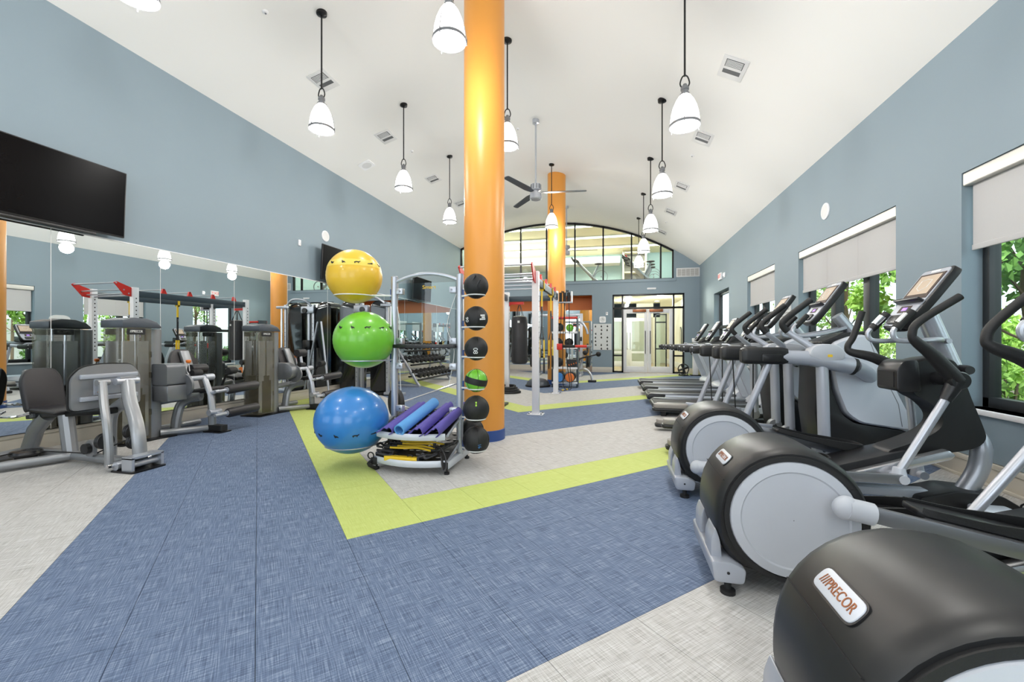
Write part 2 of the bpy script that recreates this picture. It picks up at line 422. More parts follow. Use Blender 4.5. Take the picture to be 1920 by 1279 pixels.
for i, (y0, y1, z0, z1) in enumerate(WIN):
    muls = [y0 + .82, y0 + 1.66] if y1 - y0 > 2 else ([(y0 + y1) / 2 + .2] if i == 3 else [])
    if i == 1: muls = [y0 + .85, y0 + 1.6]
    window('window_%d' % (i + 1), y0, y1, z0, z1, i < 4, muls, 1.62 if i == 4 else None, 'dark framed window with white sill ' + names[i])
    if i < 4:
        s = thing('roller_shade', 'pale roller shade half lowered over the window ' + names[i], 'roller shade', (XR, (y0 + y1) / 2, 2.0), group='roller shades on the side windows')
        hw = (y1 - y0) / 2 - .012
        MB().prism(rnd([(-.0 + .005, .58), (.12, .58), (.12, .695), (.005, .695)], .012), -hw, hw, 'y').build('cassette', 'alu_cassette', s)
        f = MB()
        k = 1 if i == 3 else 2
        for q in range(k + 1):
            a = -hw + .03 + q * (2 * hw - .06) / (k + 1); e = a + (2 * hw - .06) / (k + 1)
            f.bb(.055, .0575, a + .001, e - .001, .045, .62)
        f.build('fabric', 'shade_fabric', s, sharp=0)
        MB().prism(rnd([(.048, 0), (.066, 0), (.066, .05), (.048, .05)], .008), -hw + .03, hw - .03, 'y').build('hem_bar', 'shade_fabric', s)
# ---- arched clerestory glazing
cl = thing('window_6', 'arched black framed glazing high in the end wall', 'window'); cl['kind'] = 'structure'
f = MB(); top = [(XL + (2.13 - XL) * i / 40, 0) for i in range(41)]
f.prism([(x, ceil_z(x) - .005) for x, _ in top] + [(x, ceil_z(x) - .08) for x, _ in reversed(top)], YB + .03, YB + .12, 'y')
f.bb(XL, 2.13, YB + .03, YB + .12, 3.5, 3.545).bb(2.08, 2.13, YB + .03, YB + .12, 3.5, 4.65).bb(XL, XL + .06, YB + .03, YB + .12, 3.5, 5.05)
MUL = [-5.77, -4.72, -3.67, -2.62, -1.5, -.42, .63, 1.68]
for x in MUL: f.bb(x - .028, x + .028, YB + .03, YB + .12, 3.5, ceil_z(x))
f.build('window_frame', 'black_metal', cl)
cuts = [XL] + MUL + [2.11]
for a, c_ in zip(cuts, cuts[1:]):
    ts = [a + (c_ - a) * i / 6 for i in range(7)]
    MB().prism([(a, 3.53), (c_, 3.53)] + [(x, ceil_z(x) - .05) for x in reversed(ts)], YB + .07, YB + .078, 'y').build('pane', 'glass', cl, sharp=0)
# ---- glazed double doors in the end wall
dr = thing('door_1', 'glazed white double doors in a black frame in the end wall', 'door', (0, YB, 0)); dr['kind'] = 'structure'
f = MB()
for x0, x1, z0, z1 in ((-.07, -.01, 0, 2.97), (2.44, 2.5, 0, 2.97), (.27, .33, 0, 2.97), (2.1, 2.16, 0, 2.97), (-.07, 2.5, 2.91, 2.97), (-.07, 2.5, 2.41, 2.48), (-.07, .33, 0, .06), (2.1, 2.5, 0, .06), (-.07, .33, .62, .68), (2.1, 2.5, .62, .68)):
    f.bb(x0, x1, .02, .12, z0, z1)
f.build('door_frame', 'black_metal', dr, bevel=.004)
for x0, x1, z0, z1 in ((-.01, .27, .06, .62), (-.01, .27, .68, 2.41), (2.16, 2.44, .06, .62), (2.16, 2.44, .68, 2.41), (-.01, .27, 2.48, 2.91), (.33, 2.1, 2.48, 2.91), (2.16, 2.44, 2.48, 2.91)):
    MB().bb(x0, x1, .06, .068, z0, z1).build('pane', 'glass', dr, sharp=0)
for sx in (-1, 1):
    lx = MB(); cxx = 1.215 + sx * .445
    for x0, x1, z0, z1 in ((-.44, -.32, .01, 2.4), (.32, .44, .01, 2.4), (-.32, .32, .01, .24), (-.32, .32, 2.24, 2.4)): lx.bb(cxx + x0, cxx + x1, .04, .09, z0, z1)
    leaf = lx.build('door_leaf', 'door_white', dr, bevel=.004)
    MB().bb(cxx - .32, cxx + .32, .06, .068, .24, 2.24).build('pane', 'glass', leaf, sharp=0)
    hx = 1.215 + sx * .09
    MB().tube([(hx, -.02, .72), (hx, -.02, 1.58)], .014).tube([(hx, -.02, .8), (hx, .04, .8)], .009).tube([(hx, -.02, 1.5), (hx, .04, 1.5)], .009).build('pull_handle', 'frame_dark', leaf)
    MB().bb(1.215 + sx * .3 - .24, 1.215 + sx * .3 + .24, -.02, .04, 2.29, 2.39).build('door_closer', 'bronze', leaf, bevel=.006)
# ---- corridor beyond the doors
b = MB().bb(-.6, -.4, YB + .2, 24, 0, 2.95).bb(2.75, 2.9, YB + .2, 24, 0, 2.95).bb(-.6, 2.9, 24, 24.2, 0, 2.95)
b.bb(-.6, 1.0, 20.4, 20.5, 2.3, 2.95).bb(1.75, 2.05, 20.4, 20.5, 0, 2.95).bb(-.6, 2.05, 20.4, 20.5, 2.3, 2.95)
struct(tag(b.build('wall_corridor', 'beige_wall'), 'cream corridor walls seen through the glass doors', 'wall'))
struct(tag(MB().bb(-.6, 2.9, YB + .2, 24.2, 2.95, 3.05).build('ceiling_corridor', 'cream_ceiling'), 'cream corridor ceiling seen through the glass doors', 'ceiling'))
cf = struct(tag(MB().bb(-.6, 2.9, YB + .1, 24.2, -.12, -.008).build('floor_corridor', 'subfloor'), 'oak plank corridor floor seen through the glass doors', 'floor'))
for k in range(24):
    x0 = -.6 + (k % 12) * .29; ysp = 20.1 + (.6 if k % 2 else 0)
    MB().bb(x0 + .002, x0 + .288, YB + .1 if k < 12 else ysp + .002, ysp if k < 12 else 24, -.008, 0).build('plank', 'oak', cf, sharp=0)
struct(tag(MB().bb(2.72, 2.75, YB + .2, 24, 0, .25).bb(-.4, -.37, YB + .2, 20.4, 0, .25).build('baseboard_corridor', 'white_paint'), 'white baseboard along the cream corridor', 'baseboard'))
d2 = thing('door_2', 'white glazed double doors at the far end of the corridor', 'door', (.65, 20.4, 0)); d2['kind'] = 'structure'
for sx in (-1, 1):
    q = MB(); cxx = sx * .5
    for x0, x1, z0, z1 in ((-.5, -.36, 0, 2.28), (.36, .5, 0, 2.28), (-.36, .36, 0, .25), (-.36, .36, .62, .72), (-.36, .36, 2.12, 2.28)): q.bb(cxx + x0, cxx + x1, -.05, .02, z0, z1)
    leaf = q.build('door_leaf', 'door_white', d2, bevel=.004)
    MB().bb(cxx - .36, cxx + .36, -.02, -.012, .25, 2.12).build('pane', 'glass', leaf, sharp=0)
    MB().tube([(sx * .07, -.11, .8), (sx * .07, -.11, 1.6)], .012).build('pull_handle', 'frame_dark', leaf)
d3 = thing('window_7', 'black framed glass panel inside the corridor', 'window', (1.75, 19.6, 0)); d3['kind'] = 'structure'
q = MB()
for x0, x1, z0, z1 in ((0, .05, 0, 2.4), (.45, .5, 0, 2.4), (0, .5, 0, .05), (0, .5, .82, .88), (0, .5, 2.0, 2.06), (0, .5, 2.35, 2.4)): q.bb(x0, x1, 0, .05, z0, z1)
q.build('window_frame', 'black_metal', d3); MB().bb(.03, .47, .02, .028, .03, 2.37).build('pane', 'glass', d3, sharp=0)
for k, y in enumerate((17.6, 19.0)):
    p = thing('wall_mirror', 'arched dark framed mirror on the cream corridor wall', 'mirror', (2.749, y, 1.0), group='arched mirrors in the corridor')
    outl = [(-.25, 0), (.25, 0), (.25, .55)] + [(.25 * math.cos(a), .55 + .25 * math.sin(a)) for a in (R(30), R(60), R(90), R(120), R(150))] + [(-.25, .55)]
    MB().prism(outl, -.03, 0, 'x').build('frame', 'frame_dark', p)
    MB().prism([(x * .86, .03 + z * .92) for x, z in outl], -.034, -.028, 'x').build('mirror_glass', 'mirror', p, sharp=0)
for k, (x, y) in enumerate([(.5, 17.3), (1.8, 17.6), (.5, 18.6), (1.8, 19.2), (1.1, 21.5), (1.1, 23)]):
    dl = thing('downlight', 'round recessed downlight in the cream corridor ceiling', 'light', (x, y, 2.93), group='corridor downlights')
    MB().lathe([(.09, -.004), (.09, .02)], n=20).build('lens', 'downlight', dl); MB().lathe([(.09, 0), (.12, 0), (.12, .019), (.09, .019)], n=20, cap=False).build('trim_ring', 'white_paint', dl)
    if k in (1, 2, 4):
        L = bpy.data.lights.new('bulb', 'POINT'); L.energy = 110; L.color = (1, .96, .88); L.shadow_soft_size = .12
        lo = bpy.data.objects.new('bulb', L); COL.objects.link(lo); lo.parent = dl; lo.location = (0, 0, -.12)
# ---- upper room behind the arched glazing
b = MB().bb(-6.3, 3.0, 20.5, 20.7, 3.3, 6.2).bb(-6.4, -6.2, YB + .2, 20.5, 3.3, 6.2).bb(3.0, 3.2, YB + .2, 20.5, 3.3, 6.2)
struct(tag(b.build('wall_upper', 'teal_wall'), 'pale teal wall of the upper room behind the arched glazing', 'wall'))
struct(tag(MB().bb(-6.4, 3.2, YB + .2, 20.7, 3.15, 3.42).build('floor_upper', 'oak'), 'floor of the upper room behind the arched glazing', 'floor'))
struct(tag(MB().prism([(YB + .2, 6.05), (20.7, 5.28), (20.7, 5.43), (YB + .2, 6.2)], -6.4, 3.2, 'x').build('ceiling_upper', 'cream_ceiling'), 'cream ceiling of the upper room behind the arched glazing', 'ceiling'))
sf = MB().bb(-6.2, -2.4, 18.6, 20.5, 4.6, 4.95).bb(-2.4, .25, 19.7, 20.5, 4.78, 5.08)
struct(tag(sf.build('trim_1', 'white_paint'), 'white boxed soffit in the upper room', 'soffit'))
for k, y in enumerate((17.3, 18.4, 19.5)):
    cv = thing('linear_light', 'long thin ceiling light across the upper room', 'light', (-1.7, y, 6.05 - (y - 16.65) * .19 - .06), group='linear lights in the upper room')
    MB().bb(-4.3, 4.3, -.05, .05, -.02, .02).build('diffuser', 'cove_light', cv); MB().bb(-4.32, 4.32, -.07, .07, .015, .05).build('housing', 'white_paint', cv)
    for xx in (-2.6, 1.6):
        L = bpy.data.lights.new('bulb', 'AREA'); L.shape = 'RECTANGLE'; L.size = 3.6; L.size_y = .1; L.energy = 58; L.color = (1, .93, .76)
        lo = bpy.data.objects.new('bulb', L); COL.objects.link(lo); lo.parent = cv; lo.location = (xx, 0, -.04)
bc = thing('bookcase', 'cream open shelf unit in the upper room', 'shelf', (.9, 20.2, 3.42))
q = MB()
for x in (-.5, .5): q.bb(x - .04, x + .04, -.2, .2, 0, 1.9)
for z in (.03, .5, .95, 1.4, 1.87): q.bb(-.5, .5, -.2, .2, z - .025, z + .025)
q.build('case', 'beige_wall', bc); MB().bb(-.5, .5, .18, .2, 0, 1.9).build('back_panel', 'grey_plastic', bc)
def bike(loc, rz, label):
    t = thing('exercise_bike', label, 'exercise bike', loc, rz, 'exercise bikes in the upper room')
    MB().tube([(-.55, 0, .06), (.5, 0, .06)], .035).tube([(-.55, -.25, .05), (-.55, .25, .05)], .035).tube([(.5, -.25, .05), (.5, .25, .05)], .035).tube([(.45, 0, .08), (.1, 0, .38), (-.5, 0, 1.02)], .06).tube([(.1, 0, .38), (.32, 0, .85)], .045).build('frame', 'pewter', t)
    MB().lathe([(.24, -.02), (.26, -.02), (.26, .02), (.24, .02)], (.45, 0, .4), 'y', 28, False).lathe([(.03, -.03), (.03, .03)], (.45, 0, .4), 'y', 12).build('flywheel', 'pewter', t)
    MB().sphere((.34, 0, .93), .13, 14, 8, (1.3, .8, .36)).build('saddle', 'black_vinyl', t)
    MB().tube([(.32, 0, .8), (.35, 0, .9)], .02).build('seat_post', 'pewter', t)
    for s in (-1, 1):
        MB().tube(cr([(-.46, 0, 1.0), (-.5, s * .16, 1.06), (-.66, s * .2, 1.1), (-.74, s * .16, 1.2)]), .034, 8).build('handlebar', 'black_rubber', t)
    MB().box((-.58, 0, 1.16), (.04, .2, .14), (0, R(-30), 0)).build('console', 'red', t, bevel=.008)
    MB().tube([(.1, -.09, .38), (.1, -.09, .22)], .012).box((.1, -.14, .21), (.1, .08, .02)).build('pedal', 'black_plastic', t)
    return t
bike((-.97, 17.45, 3.42), 0, 'white exercise bike alone behind the arched glazing')
for k, (x, y) in enumerate(((1.05, 17.4), (1.12, 18.1), (1.2, 18.8))):
    bike((x, y, 3.42), R(0), 'white exercise bike in the close row behind the arched glazing')
# ================================================================ COLUMNS, CEILING FITTINGS
for k, (y, lab) in enumerate(((-1.7, 'thick orange round column behind the viewer'), (4.97, 'thick orange round column right behind the ball rack'), (11.66, 'thick orange round column behind the white rig'))):
    if k == 0: continue
    t = thing('column', lab, 'column', (-1.57, y, 0), kind='structure')
    n_ = 48; zt = ceil_z(-1.57) + .02
    MB().lathe([(.25, .13), (.25, zt)], n=n_).build('shaft', 'orange_paint', t)
    MB().lathe([(.258, 0), (.258, .125), (.25, .13)], n=n_).build('base_band', 'blue_base', t)
def pendant(x, y, zb, where):
    t = thing('pendant_lamp', 'white glass bell pendant lamp on a black rod ' + where, 'lamp', (x, y, zb), group='pendant lamps'); zc = ceil_z(x) - zb
    MB().tube([(0, 0, .6), (0, 0, zc)], .011, 8).build('rod', 'black_metal', t)
    MB().lathe([(.012, zc - .05), (.03, zc - .045), (.068, zc - .03), (.072, zc + .015)], n=20).build('ceiling_canopy', 'black_metal', t)
    MB().tube(cr([(-.03, 0, .47), (-.05, 0, .52), (-.03, 0, .59), (0, 0, .61), (.03, 0, .59), (.05, 0, .52), (.03, 0, .47)], 5), .008, 8).build('yoke', 'black_metal', t)
    MB().lathe([(.05, .38), (.052, .40), (.038, .41), (.038, .44), (.046, .445), (.046, .47), (.03, .49), (.02, .51)], n=20).build('socket_cap', 'gunmetal', t)
    sh = MB().lathe([(.160, .035), (.158, .09), (.148, .17), (.128, .25), (.098, .32), (.066, .37), (.05, .385)], n=32, cap=False).build('glass_shade', 'glass_white', t)
    MB().lathe([(.001, .022), (.155, .03), (.155, .04), (.001, .032)], n=32, cap=False).build('lens', 'lamp_lens', t)
    MB().lathe([(.157, .025), (.168, .025), (.168, .055), (.157, .055)], n=32, cap=False).build('rim_ring', 'gunmetal', t)
    for k in range(3):
        a = R(120 * k + 20); ca, sa = math.cos(a), math.sin(a)
        MB().tube([(.172 * ca, .172 * sa, .0), (.172 * ca, .172 * sa, .06)], .006, 6).tube([(.172 * ca, .172 * sa, .06), (.165 * ca, .165 * sa, .1), (.15 * ca, .15 * sa, .19), (.06 * ca, .06 * sa, .395)], .0035, 5).build('strap', 'gunmetal', t)
    L = bpy.data.lights.new('bulb', 'POINT'); L.energy = PENDANT_WATTS; L.shadow_soft_size = .13; L.color = (1, .975, .94)
    lo = bpy.data.objects.new('bulb', L); COL.objects.link(lo); lo.parent = t; lo.location = (0, 0, -.12)
for y in (-2.0, .35, 2.69, 5.02, 7.35, 9.67, 12.0, 14.35): pendant(-3.95, y, 4.10, 'in the row toward the mirror wall')
for y in (-.75, 3.91, 6.24, 10.91): pendant(-1.6, y, 4.16, 'in line with the orange columns')
for y in (-1.9, .45, 2.78, 5.11, 7.44, 9.76, 12.05, 14.4): pendant(.78, y, 3.62, 'in the row above the cardio machines')
def fan(x, y, zh, label):
    t = thing('ceiling_fan', label, 'ceiling fan', (x, y, zh)); zc = ceil_z(x) - zh
    MB().tube([(0, 0, .2), (0, 0, zc)], .018, 10).build('downrod', 'silver', t)
    MB().lathe([(.02, zc - .09), (.07, zc - .08), (.075, zc + .01)], n=20).build('ceiling_canopy', 'silver', t)
    MB().lathe([(.03, .24), (.1, .22), (.105, .1), (.06, .08), (.06, .05), (.12, .03), (.125, -.08), (.1, -.1), (.002, -.1)], n=24).build('motor_housing', 'silver', t)
    for k in range(10):
        a = R(36 * k); MB().box((.108 * math.cos(a), .108 * math.sin(a), .16), (.008, .02, .1), (0, 0, a)).build('vent_rib', 'gunmetal', t)
    for k in range(3):
        a = R(120 * k + 8); q = MB().prism(rnd([(.11, -.04), (.3, -.075), (1.05, -.06), (1.05, .06), (.3, .075), (.11, .04)], .05), .04, .052, 'z')
        q.xf(Matrix.Rotation(a, 4, 'Z') @ Matrix.Rotation(R(9), 4, 'X')); q.build('blade', 'slate_cap', t)
fan(-1.6, 8.64, 4.26, 'silver ceiling fan with dark blades on a long downrod before the second column')
fan(-1.6, 14.44, 4.26, 'silver ceiling fan hanging behind the far orange column')
def on_vault(x): return math.asin((x - CX) / CR)
def ceiling_vent(x, y, label, grp='supply air vents'):
    t = thing('ceiling_vent', label, 'vent', (x, y, ceil_z(x) - .004), group=grp); t.rotation_euler = (0, on_vault(x), 0)
    MB().bb(-.17, .17, -.22, .22, -.008, .006).build('frame', 'steel_vent', t, bevel=.003)
    MB().bb(-.12, .12, -.17, -.02, -.0105, -.008).build('dark_core', 'vent_dark', t); MB().bb(-.12, .12, .03, .11, -.0105, -.008).build('dark_core', 'vent_dark', t)
    for k in range(6): MB().bb(-.11, .11, -.16 + k * .025, -.15 + k * .025, -.016, -.0105).build('louvre', 'steel_vent', t)
for y in (6.1, 8.09, 10.5, 12.57): ceiling_vent(-4.76, y, 'louvred white air vent on the vault above the mirror wall')
for y in (6.23, 8.23, 10.68, 12.7, 14.97): ceiling_vent(1.56, y, 'louvred white air vent on the vault above the cardio machines')
for x, y in ((-4.57, 4.69), (-4.59, 8.93), (1.52, 9.01), (1.56, 13.76), (-2.06, 8.97)):
    t = thing('sprinkler', 'small round white sprinkler cover on the vault', 'sprinkler', (x, y, ceil_z(x)), group='sprinkler covers'); t.rotation_euler = (0, on_vault(x), 0)
    MB().lathe([(.002, -.014), (.03, -.012), (.04, -.004), (.042, .004)], n=18).build('cover_plate', 'white_paint', t)
    MB().lathe([(.002, -.03), (.012, -.028), (.012, -.012)], n=10).build('nozzle', 'chrome', t)
t = thing('ceiling_speaker', 'square white ceiling speaker panel close to the mirror wall', 'speaker', (-5.62, 8.69, ceil_z(-5.62) - .002)); t.rotation_euler = (0, on_vault(-5.62), 0)
MB().prism(rrect(-.15, .15, -.15, .15, .03), -.02, .004, 'z').build('housing', 'white_paint', t); MB().prism(circ(0, 0, .11), -.023, -.019, 'z').build('grille', 'steel_vent', t)
# ================================================================ WALL FITTINGS
def tv(loc, w, hgt, label, rz=0, tilt=0, text=None):
    t = thing('television', label, 'television', loc, rz); t.rotation_euler = (0, tilt, rz)
    MB().bb(.0, .035, -w / 2, w / 2, -hgt / 2, hgt / 2).build('bezel', 'black_plastic', t, bevel=.004)
    MB().bb(.034, .0365, -w / 2 + .012, w / 2 - .012, -hgt / 2 + .02, hgt / 2 - .012).build('screen', 'screen', t, sharp=0)
    MB().bb(-.14, 0, -.15, .15, -.12, .12).build('wall_bracket', 'black_metal', t)
    MB().bb(.0, .03, -w * .3, w * .3, -hgt / 2 - .03, -hgt / 2).build('sound_bar', 'black_plastic', t, bevel=.004)
    if text: lettering(text, .2, 'yellow', t, (.038, .06, .02), (R(90), 0, R(90)))
    return t
tv((-6.08, 3.28, 2.92), 1.46, .82, 'large black television above the mirror nearest the leg press', 0, R(3))
tv((-6.08, 8.35, 2.90), 1.3, .76, 'black television above the mirror partly behind the yellow ball', 0, R(3))
tv((-6.05, 12.45, 2.86), 1.3, .72, 'smallest black television at the far end of the mirror', 0, R(3))
def disc_speaker(loc, ax, label):
    t = thing('wall_speaker', label, 'speaker', loc)
    s = 1 if ax == '+' else -1
    MB().lathe([(.12, 0), (.12, s * .012), (.11, s * .018), (.002, s * .018)], axis='x', n=28).build('rim', 'white_paint', t)
    MB().lathe([(.1, s * .0185), (.002, s * .021)], axis='x', n=28).build('grille', 'steel_vent', t)
    return t
disc_speaker((XL, 8.05, 3.53), '+', 'round white wall speaker above the second television')
disc_speaker((XR, 7.08, 3.11), '-', 'round white wall speaker above the window behind the trainers')
t = thing('wall_sensor', 'small white wall sensor box beside the second television', 'sensor', (XL, 7.25, 3.2))
MB().bb(0, .03, -.03, .03, -.06, .06).build('housing', 'white_paint', t, bevel=.006); MB().bb(.03, .033, -.015, .015, -.03, .0).build('lens', 'steel_vent', t)
t = thing('exit_sign', 'white exit sign with red letters on the window wall', 'sign', (XR, 13.3, 3.08))
MB().bb(-.05, 0, -.16, .16, -.1, .1).build('housing', 'white_paint', t, bevel=.006)
lettering('EXIT', .15, 'exit_red', t, (-.052, 0, 0), (R(90), 0, R(-90)))
t = thing('fire_strobe', 'small white alarm strobe beside the exit sign', 'alarm', (XR, 12.85, 3.06)); MB().bb(-.03, 0, -.05, .05, -.07, .07).build('plate', 'white_paint', t, bevel=.005); MB().bb(-.05, -.03, -.03, .03, -.02, .03).build('strobe_lens', 'glass_white', t)
t = thing('wall_vent', 'white return air grille high on the end wall near the corner', 'vent', (2.62, YB, 3.72))
MB().bb(-.4, .4, -.015, 0, -.165, .165).build('frame', 'steel_vent', t, bevel=.003); MB().bb(-.36, .36, -.0165, -.014, -.125, .125).build('core', 'grey_plastic', t)
for k in range(4): MB().bb(-.225 + k * .15 - .008, -.225 + k * .15 + .008, -.022, -.016, -.13, .13).build('divider', 'steel_vent', t)
for k in range(9): MB().bb(-.36, .36, -.02, -.0165, -.115 + k * .027, -.105 + k * .027).build('louvre', 'steel_vent', t)
t = thing('door_label', 'thin white sign strip above the glass doors', 'sign', (1.35, YB, 3.16)); MB().bb(-.16, .16, -.04, 0, -.03, .03).build('plate', 'white_paint', t, bevel=.005); MB().bb(-.13, .13, -.042, -.04, -.012, .012).build('insert', 'steel_vent', t)
t = thing('wall_clock', 'square rounded white wall clock on the end wall', 'clock', (-.44, YB, 2.02))
MB().prism(rrect(-.12, .12, -.12, .12, .05), -.04, 0, 'y').build('case', 'white_paint', t); MB().prism(circ(0, 0, .09, 20), -.043, -.039, 'y').build('face', 'paper', t, sharp=0)
MB().bb(-.004, .004, -.046, -.043, 0, .06).bb(0, .045, -.046, -.043, -.004, .004).build('hands', 'ink', t)
t = thing('thermostat', 'small white thermostat above the wall clock', 'thermostat', (-.28, YB, 2.25)); MB().bb(-.04, .04, -.025, 0, -.06, .06).build('body', 'white_paint', t, bevel=.005); MB().bb(-.025, .025, -.027, -.025, .0, .035).build('display', 'grey_plastic', t)
t = thing('exercise_chart', 'pale exercise chart with rows of dark figures on the end wall', 'poster', (-.45, YB - .003, 1.36))
MB().bb(-.34, .34, -.012, 0, -.5, .5).build('board', 'paper', t)
for r in range(7):
    MB().bb(-.33, .33, -.0132, -.012, -.5 + r * .143 - .003, -.5 + r * .143 + .003).build('rule_line', 'steel_vent', t)
    for cc in range(3):
        if (r * 3 + cc) % 5 == 3: continue
        x = -.28 + cc * .22; z = .42 - r * .143; d = (r + cc) % 3
        MB().prism([(x, z), (x + .03, z + .01), (x + .05 + .01 * d, z - .03), (x + .03, z - .06), (x - .01, z - .05 + .02 * d)], -.0145, -.012, 'y').prism(circ(x + .02 + .01 * d, z + .02, .013, 8), -.0145, -.012, 'y').build('figure', 'ink', t, sharp=0)
t = thing('notice_board', 'tall white notice with printed lines on the window wall', 'notice', (XR, 8.55, 1.52))
MB().prism(rnd([(-.24, -.42), (.24, -.42), (.24, .36), (.12, .42), (-.12, .42), (-.24, .36)], .06), -.015, 0, 'x').build('board', 'paper', t)
for k in range(11): MB().bb(-.0165, -.015, -.19, .19 - .05 * (k % 3), .30 - k * .06, .315 - k * .06).build('print_line', 'grey_plastic', t)
# ================================================================ STRENGTH MACHINES ALONG THE MIRROR
mat('shroud_clear', (120, 112, 88), .14, .2, var=.12, nscale=1.5, coat=.4, alpha=.42)
mat('weight_iron', (36, 35, 34), .5, .3)
def tower(t, text=True):
    """weight tower: local x to the room, y along the wall"""
    MB().prism([(-.262, 1.355), (-.262, 1.44), (-.14, 1.474), (.0, 1.468), (.11, 1.43), (.165, 1.375), (.165, 1.355)], -.172, .172, 'x').build('top_cap', 'slate_cap', t, bevel=.012)
    sh = MB().prism(rnd([(-.165, -.255), (.165, -.255), (.165, .07), (-.165, .07)], .05), .03, 1.357, 'z').build('shroud', 'shroud_clear', t)
    for s in (-1, 1):
        for y0, y1 in ((-.235, -.11), (-.075, .04)): MB().bb(s * .128, s * .134, y0, y1, .06, 1.2).build('stack_guard', 'brushed_alu', t)
    MB().prism([(x, y) for x, y in rrect(-.145, .145, -.17, .0, .01)], .05, .56, 'z').prism(rrect(-.14, .14, -.14, -.03, .01), .56, .64, 'z').build('weight_stack', 'weight_iron', t)
    MB().tube([(0, -.14, .05), (0, -.14, 1.35)], .014).tube([(0, -.01, .05), (0, -.01, 1.35)], .014).build('guide_rods', 'chrome', t)
    MB().tube([(0, .165, .012), (0, .165, 1.345)], .1, 24, flat=.95).build('post', 'pewter', t)
    MB().prism(rnd([(-.2, -.28), (.2, -.28), (.2, .12), (.24, .32), (-.24, .32)], .04), 0, .014, 'z').build('base_plate', 'black_metal', t)
    for s in (-1, 1):
        pl = MB().prism(rrect(-.215, -.02, 1.275, 1.345, .012), s * .166, s * .17, 'x').build('name_plate', 'black_plastic', t)
        lettering('///PRECOR', .042, 'print_white', pl, (s * .1712, -.1175, 1.312), (R(90), 0, R(90 * s)), width=.135)
    for z in (.3, .75, 1.0): MB().bb(.075, .1, .07, .1, z, z + .07).build('hinge', 'black_plastic', t)
def roller(t, a, b, r=.062):
    a = Vector(a); b = Vector(b); d = (b - a).normalized()
    MB().tube([a, a + d * .02, b - d * .02, b], r, 18, radii=[r * .85, r, r, r * .85]).build('roller_pad', 'black_vinyl', t)
    MB().tube([a - d * .17, a], .021, 10).tube([a - d * .015, a + d * .002], r * .6, 14).build('roller_axle', 'silver', t)
def leg_machine(loc, label, v=0):
    t = thing('leg_machine', label, 'weight machine', loc); tower(t)
    # gearbox on the post
    if v == 0:
        MB().prism(rnd([(.1, .66), (.1, .92), (.31, .92), (.34, .89), (.34, .66)], .03), .1, .33, 'y').build('cam_cover', 'gunmetal', t)
        MB().bb(.1, .35, .1, .34, .46, .655).build('gear_housing', 'gunmetal', t, bevel=.012)
    else:
        MB().prism(rnd([(-.02, .55), (-.02, .83), (.24, .83), (.36, .76), (.38, .68), (.34, .58), (.24, .55)], .05), .2, .34, 'y').build('gear_housing', 'gunmetal', t, bevel=.01)
    MB().lathe([(.14, .33), (.14, .36), (.125, .37)], (.3, 0, .64), 'y', 28).build('cam_disc', 'gunmetal', t)
    MB().lathe([(.03, .365), (.03, .40), (.018, .41)], (.3, 0, .64), 'y', 14).build('bearing_cap', 'chrome', t)
    for dz in (-.075, .075): MB().lathe([(.012, .37), (.012, .385)], (.3, 0, .64 + dz), 'y', 8).build('bolt', 'chrome', t)
    MB().tube([(.34, .38, .72), (.36, .62, .72)], .032, 14).lathe([(.045, .56), (.045, .68)], (.355, 0, .72), 'y', 16).build('pivot_shaft', 'silver', t)
    MB().tube([(.36, .56, .72), (.46, .56, .50), (.50, .56, .26)], .038, 10, flat=.8).build('lever_arm', 'silver', t)
    MB().lathe([(.04, .5), (.04, .66)], (.5, 0, .27), 'y', 14).build('lever_hub', 'silver', t)
    roller(t, (.55, .72, .545), (.57, 1.18, .57)); roller(t, (.62, .66, .245), (.64, 1.12, .26))
    MB().tube([(.47, .56, .52), (.55, .6, .545)], .022, 8).build('roller_bracket', 'silver', t); MB().tube([(.5, .6, .26), (.62, .62, .245)], .022, 8).build('roller_bracket', 'silver', t)
    # frame
    MB().tube([(.1, .2, .05), (.38, .62, .05)], .042, 10).tube([(-.2, .2, .05), (-.2, .95, .05)], .04, 10).build('base_tube', 'pewter', t)
    MB().prism(rrect(.34, .64, .54, .72, .03), 0, .012, 'z').build('foot_plate', 'black_metal', t); MB().prism(rrect(.38, .62, .58, .68, .03), .02, .09, 'z').build('foot_block', 'black_rubber', t)
    MB().tube(cr([(.0, .46, .05), (.0, .48, .2), (.02, .52, .36), (.12, .56, .44), (.26, .6, .47)]), .05, 10, flat=1.3).build('curved_leg', 'pewter', t)
    MB().tube([(.4, .64, .06), (.38, .64, .47)], .045, 10).build('front_leg', 'pewter', t)
    MB().tube([(.0, .25, .43), (.05, .5, .45), (.25, .62, .48)], .042, 10).build('seat_beam', 'pewter', t)
    MB().box((.2, .78, .53), (.42, .42, .07), (0, R(-8), 0)).build('seat_pad', 'black_vinyl', t, bevel=.025, seg=3)
    MB().prism(rnd([(-.2, .3), (.2, .3), (.2, .72), (.1, .9), (-.1, .9), (-.2, .72)], .06), -.03, .04, 'x').xf(Matrix.Translation((-.02, .78, .24)) @ Matrix.Rotation(R(-22), 4, 'Y')).build('back_pad', 'black_vinyl', t, bevel=.015)
    MB().box((-.16, .78, .78), (.05, .12, .6), (0, R(-22), 0)).build('back_support', 'pewter', t, bevel=.01)
    for s in (.5, 1.02): MB().tube([(.12, s, .55), (.2, s, .72), (.3, s, .74)], .016, 8).lathe([(.045, s - .06), (.05, s - .05), (.05, s + .05), (.045, s + .06)], (.3, 0, .78), 'y', 16).build('hand_grip', 'black_rubber', t)
    MB().tube([(.28, .44, .7), (.22, .46, .92)], .009, 8).build('adjust_rod', 'chrome', t)
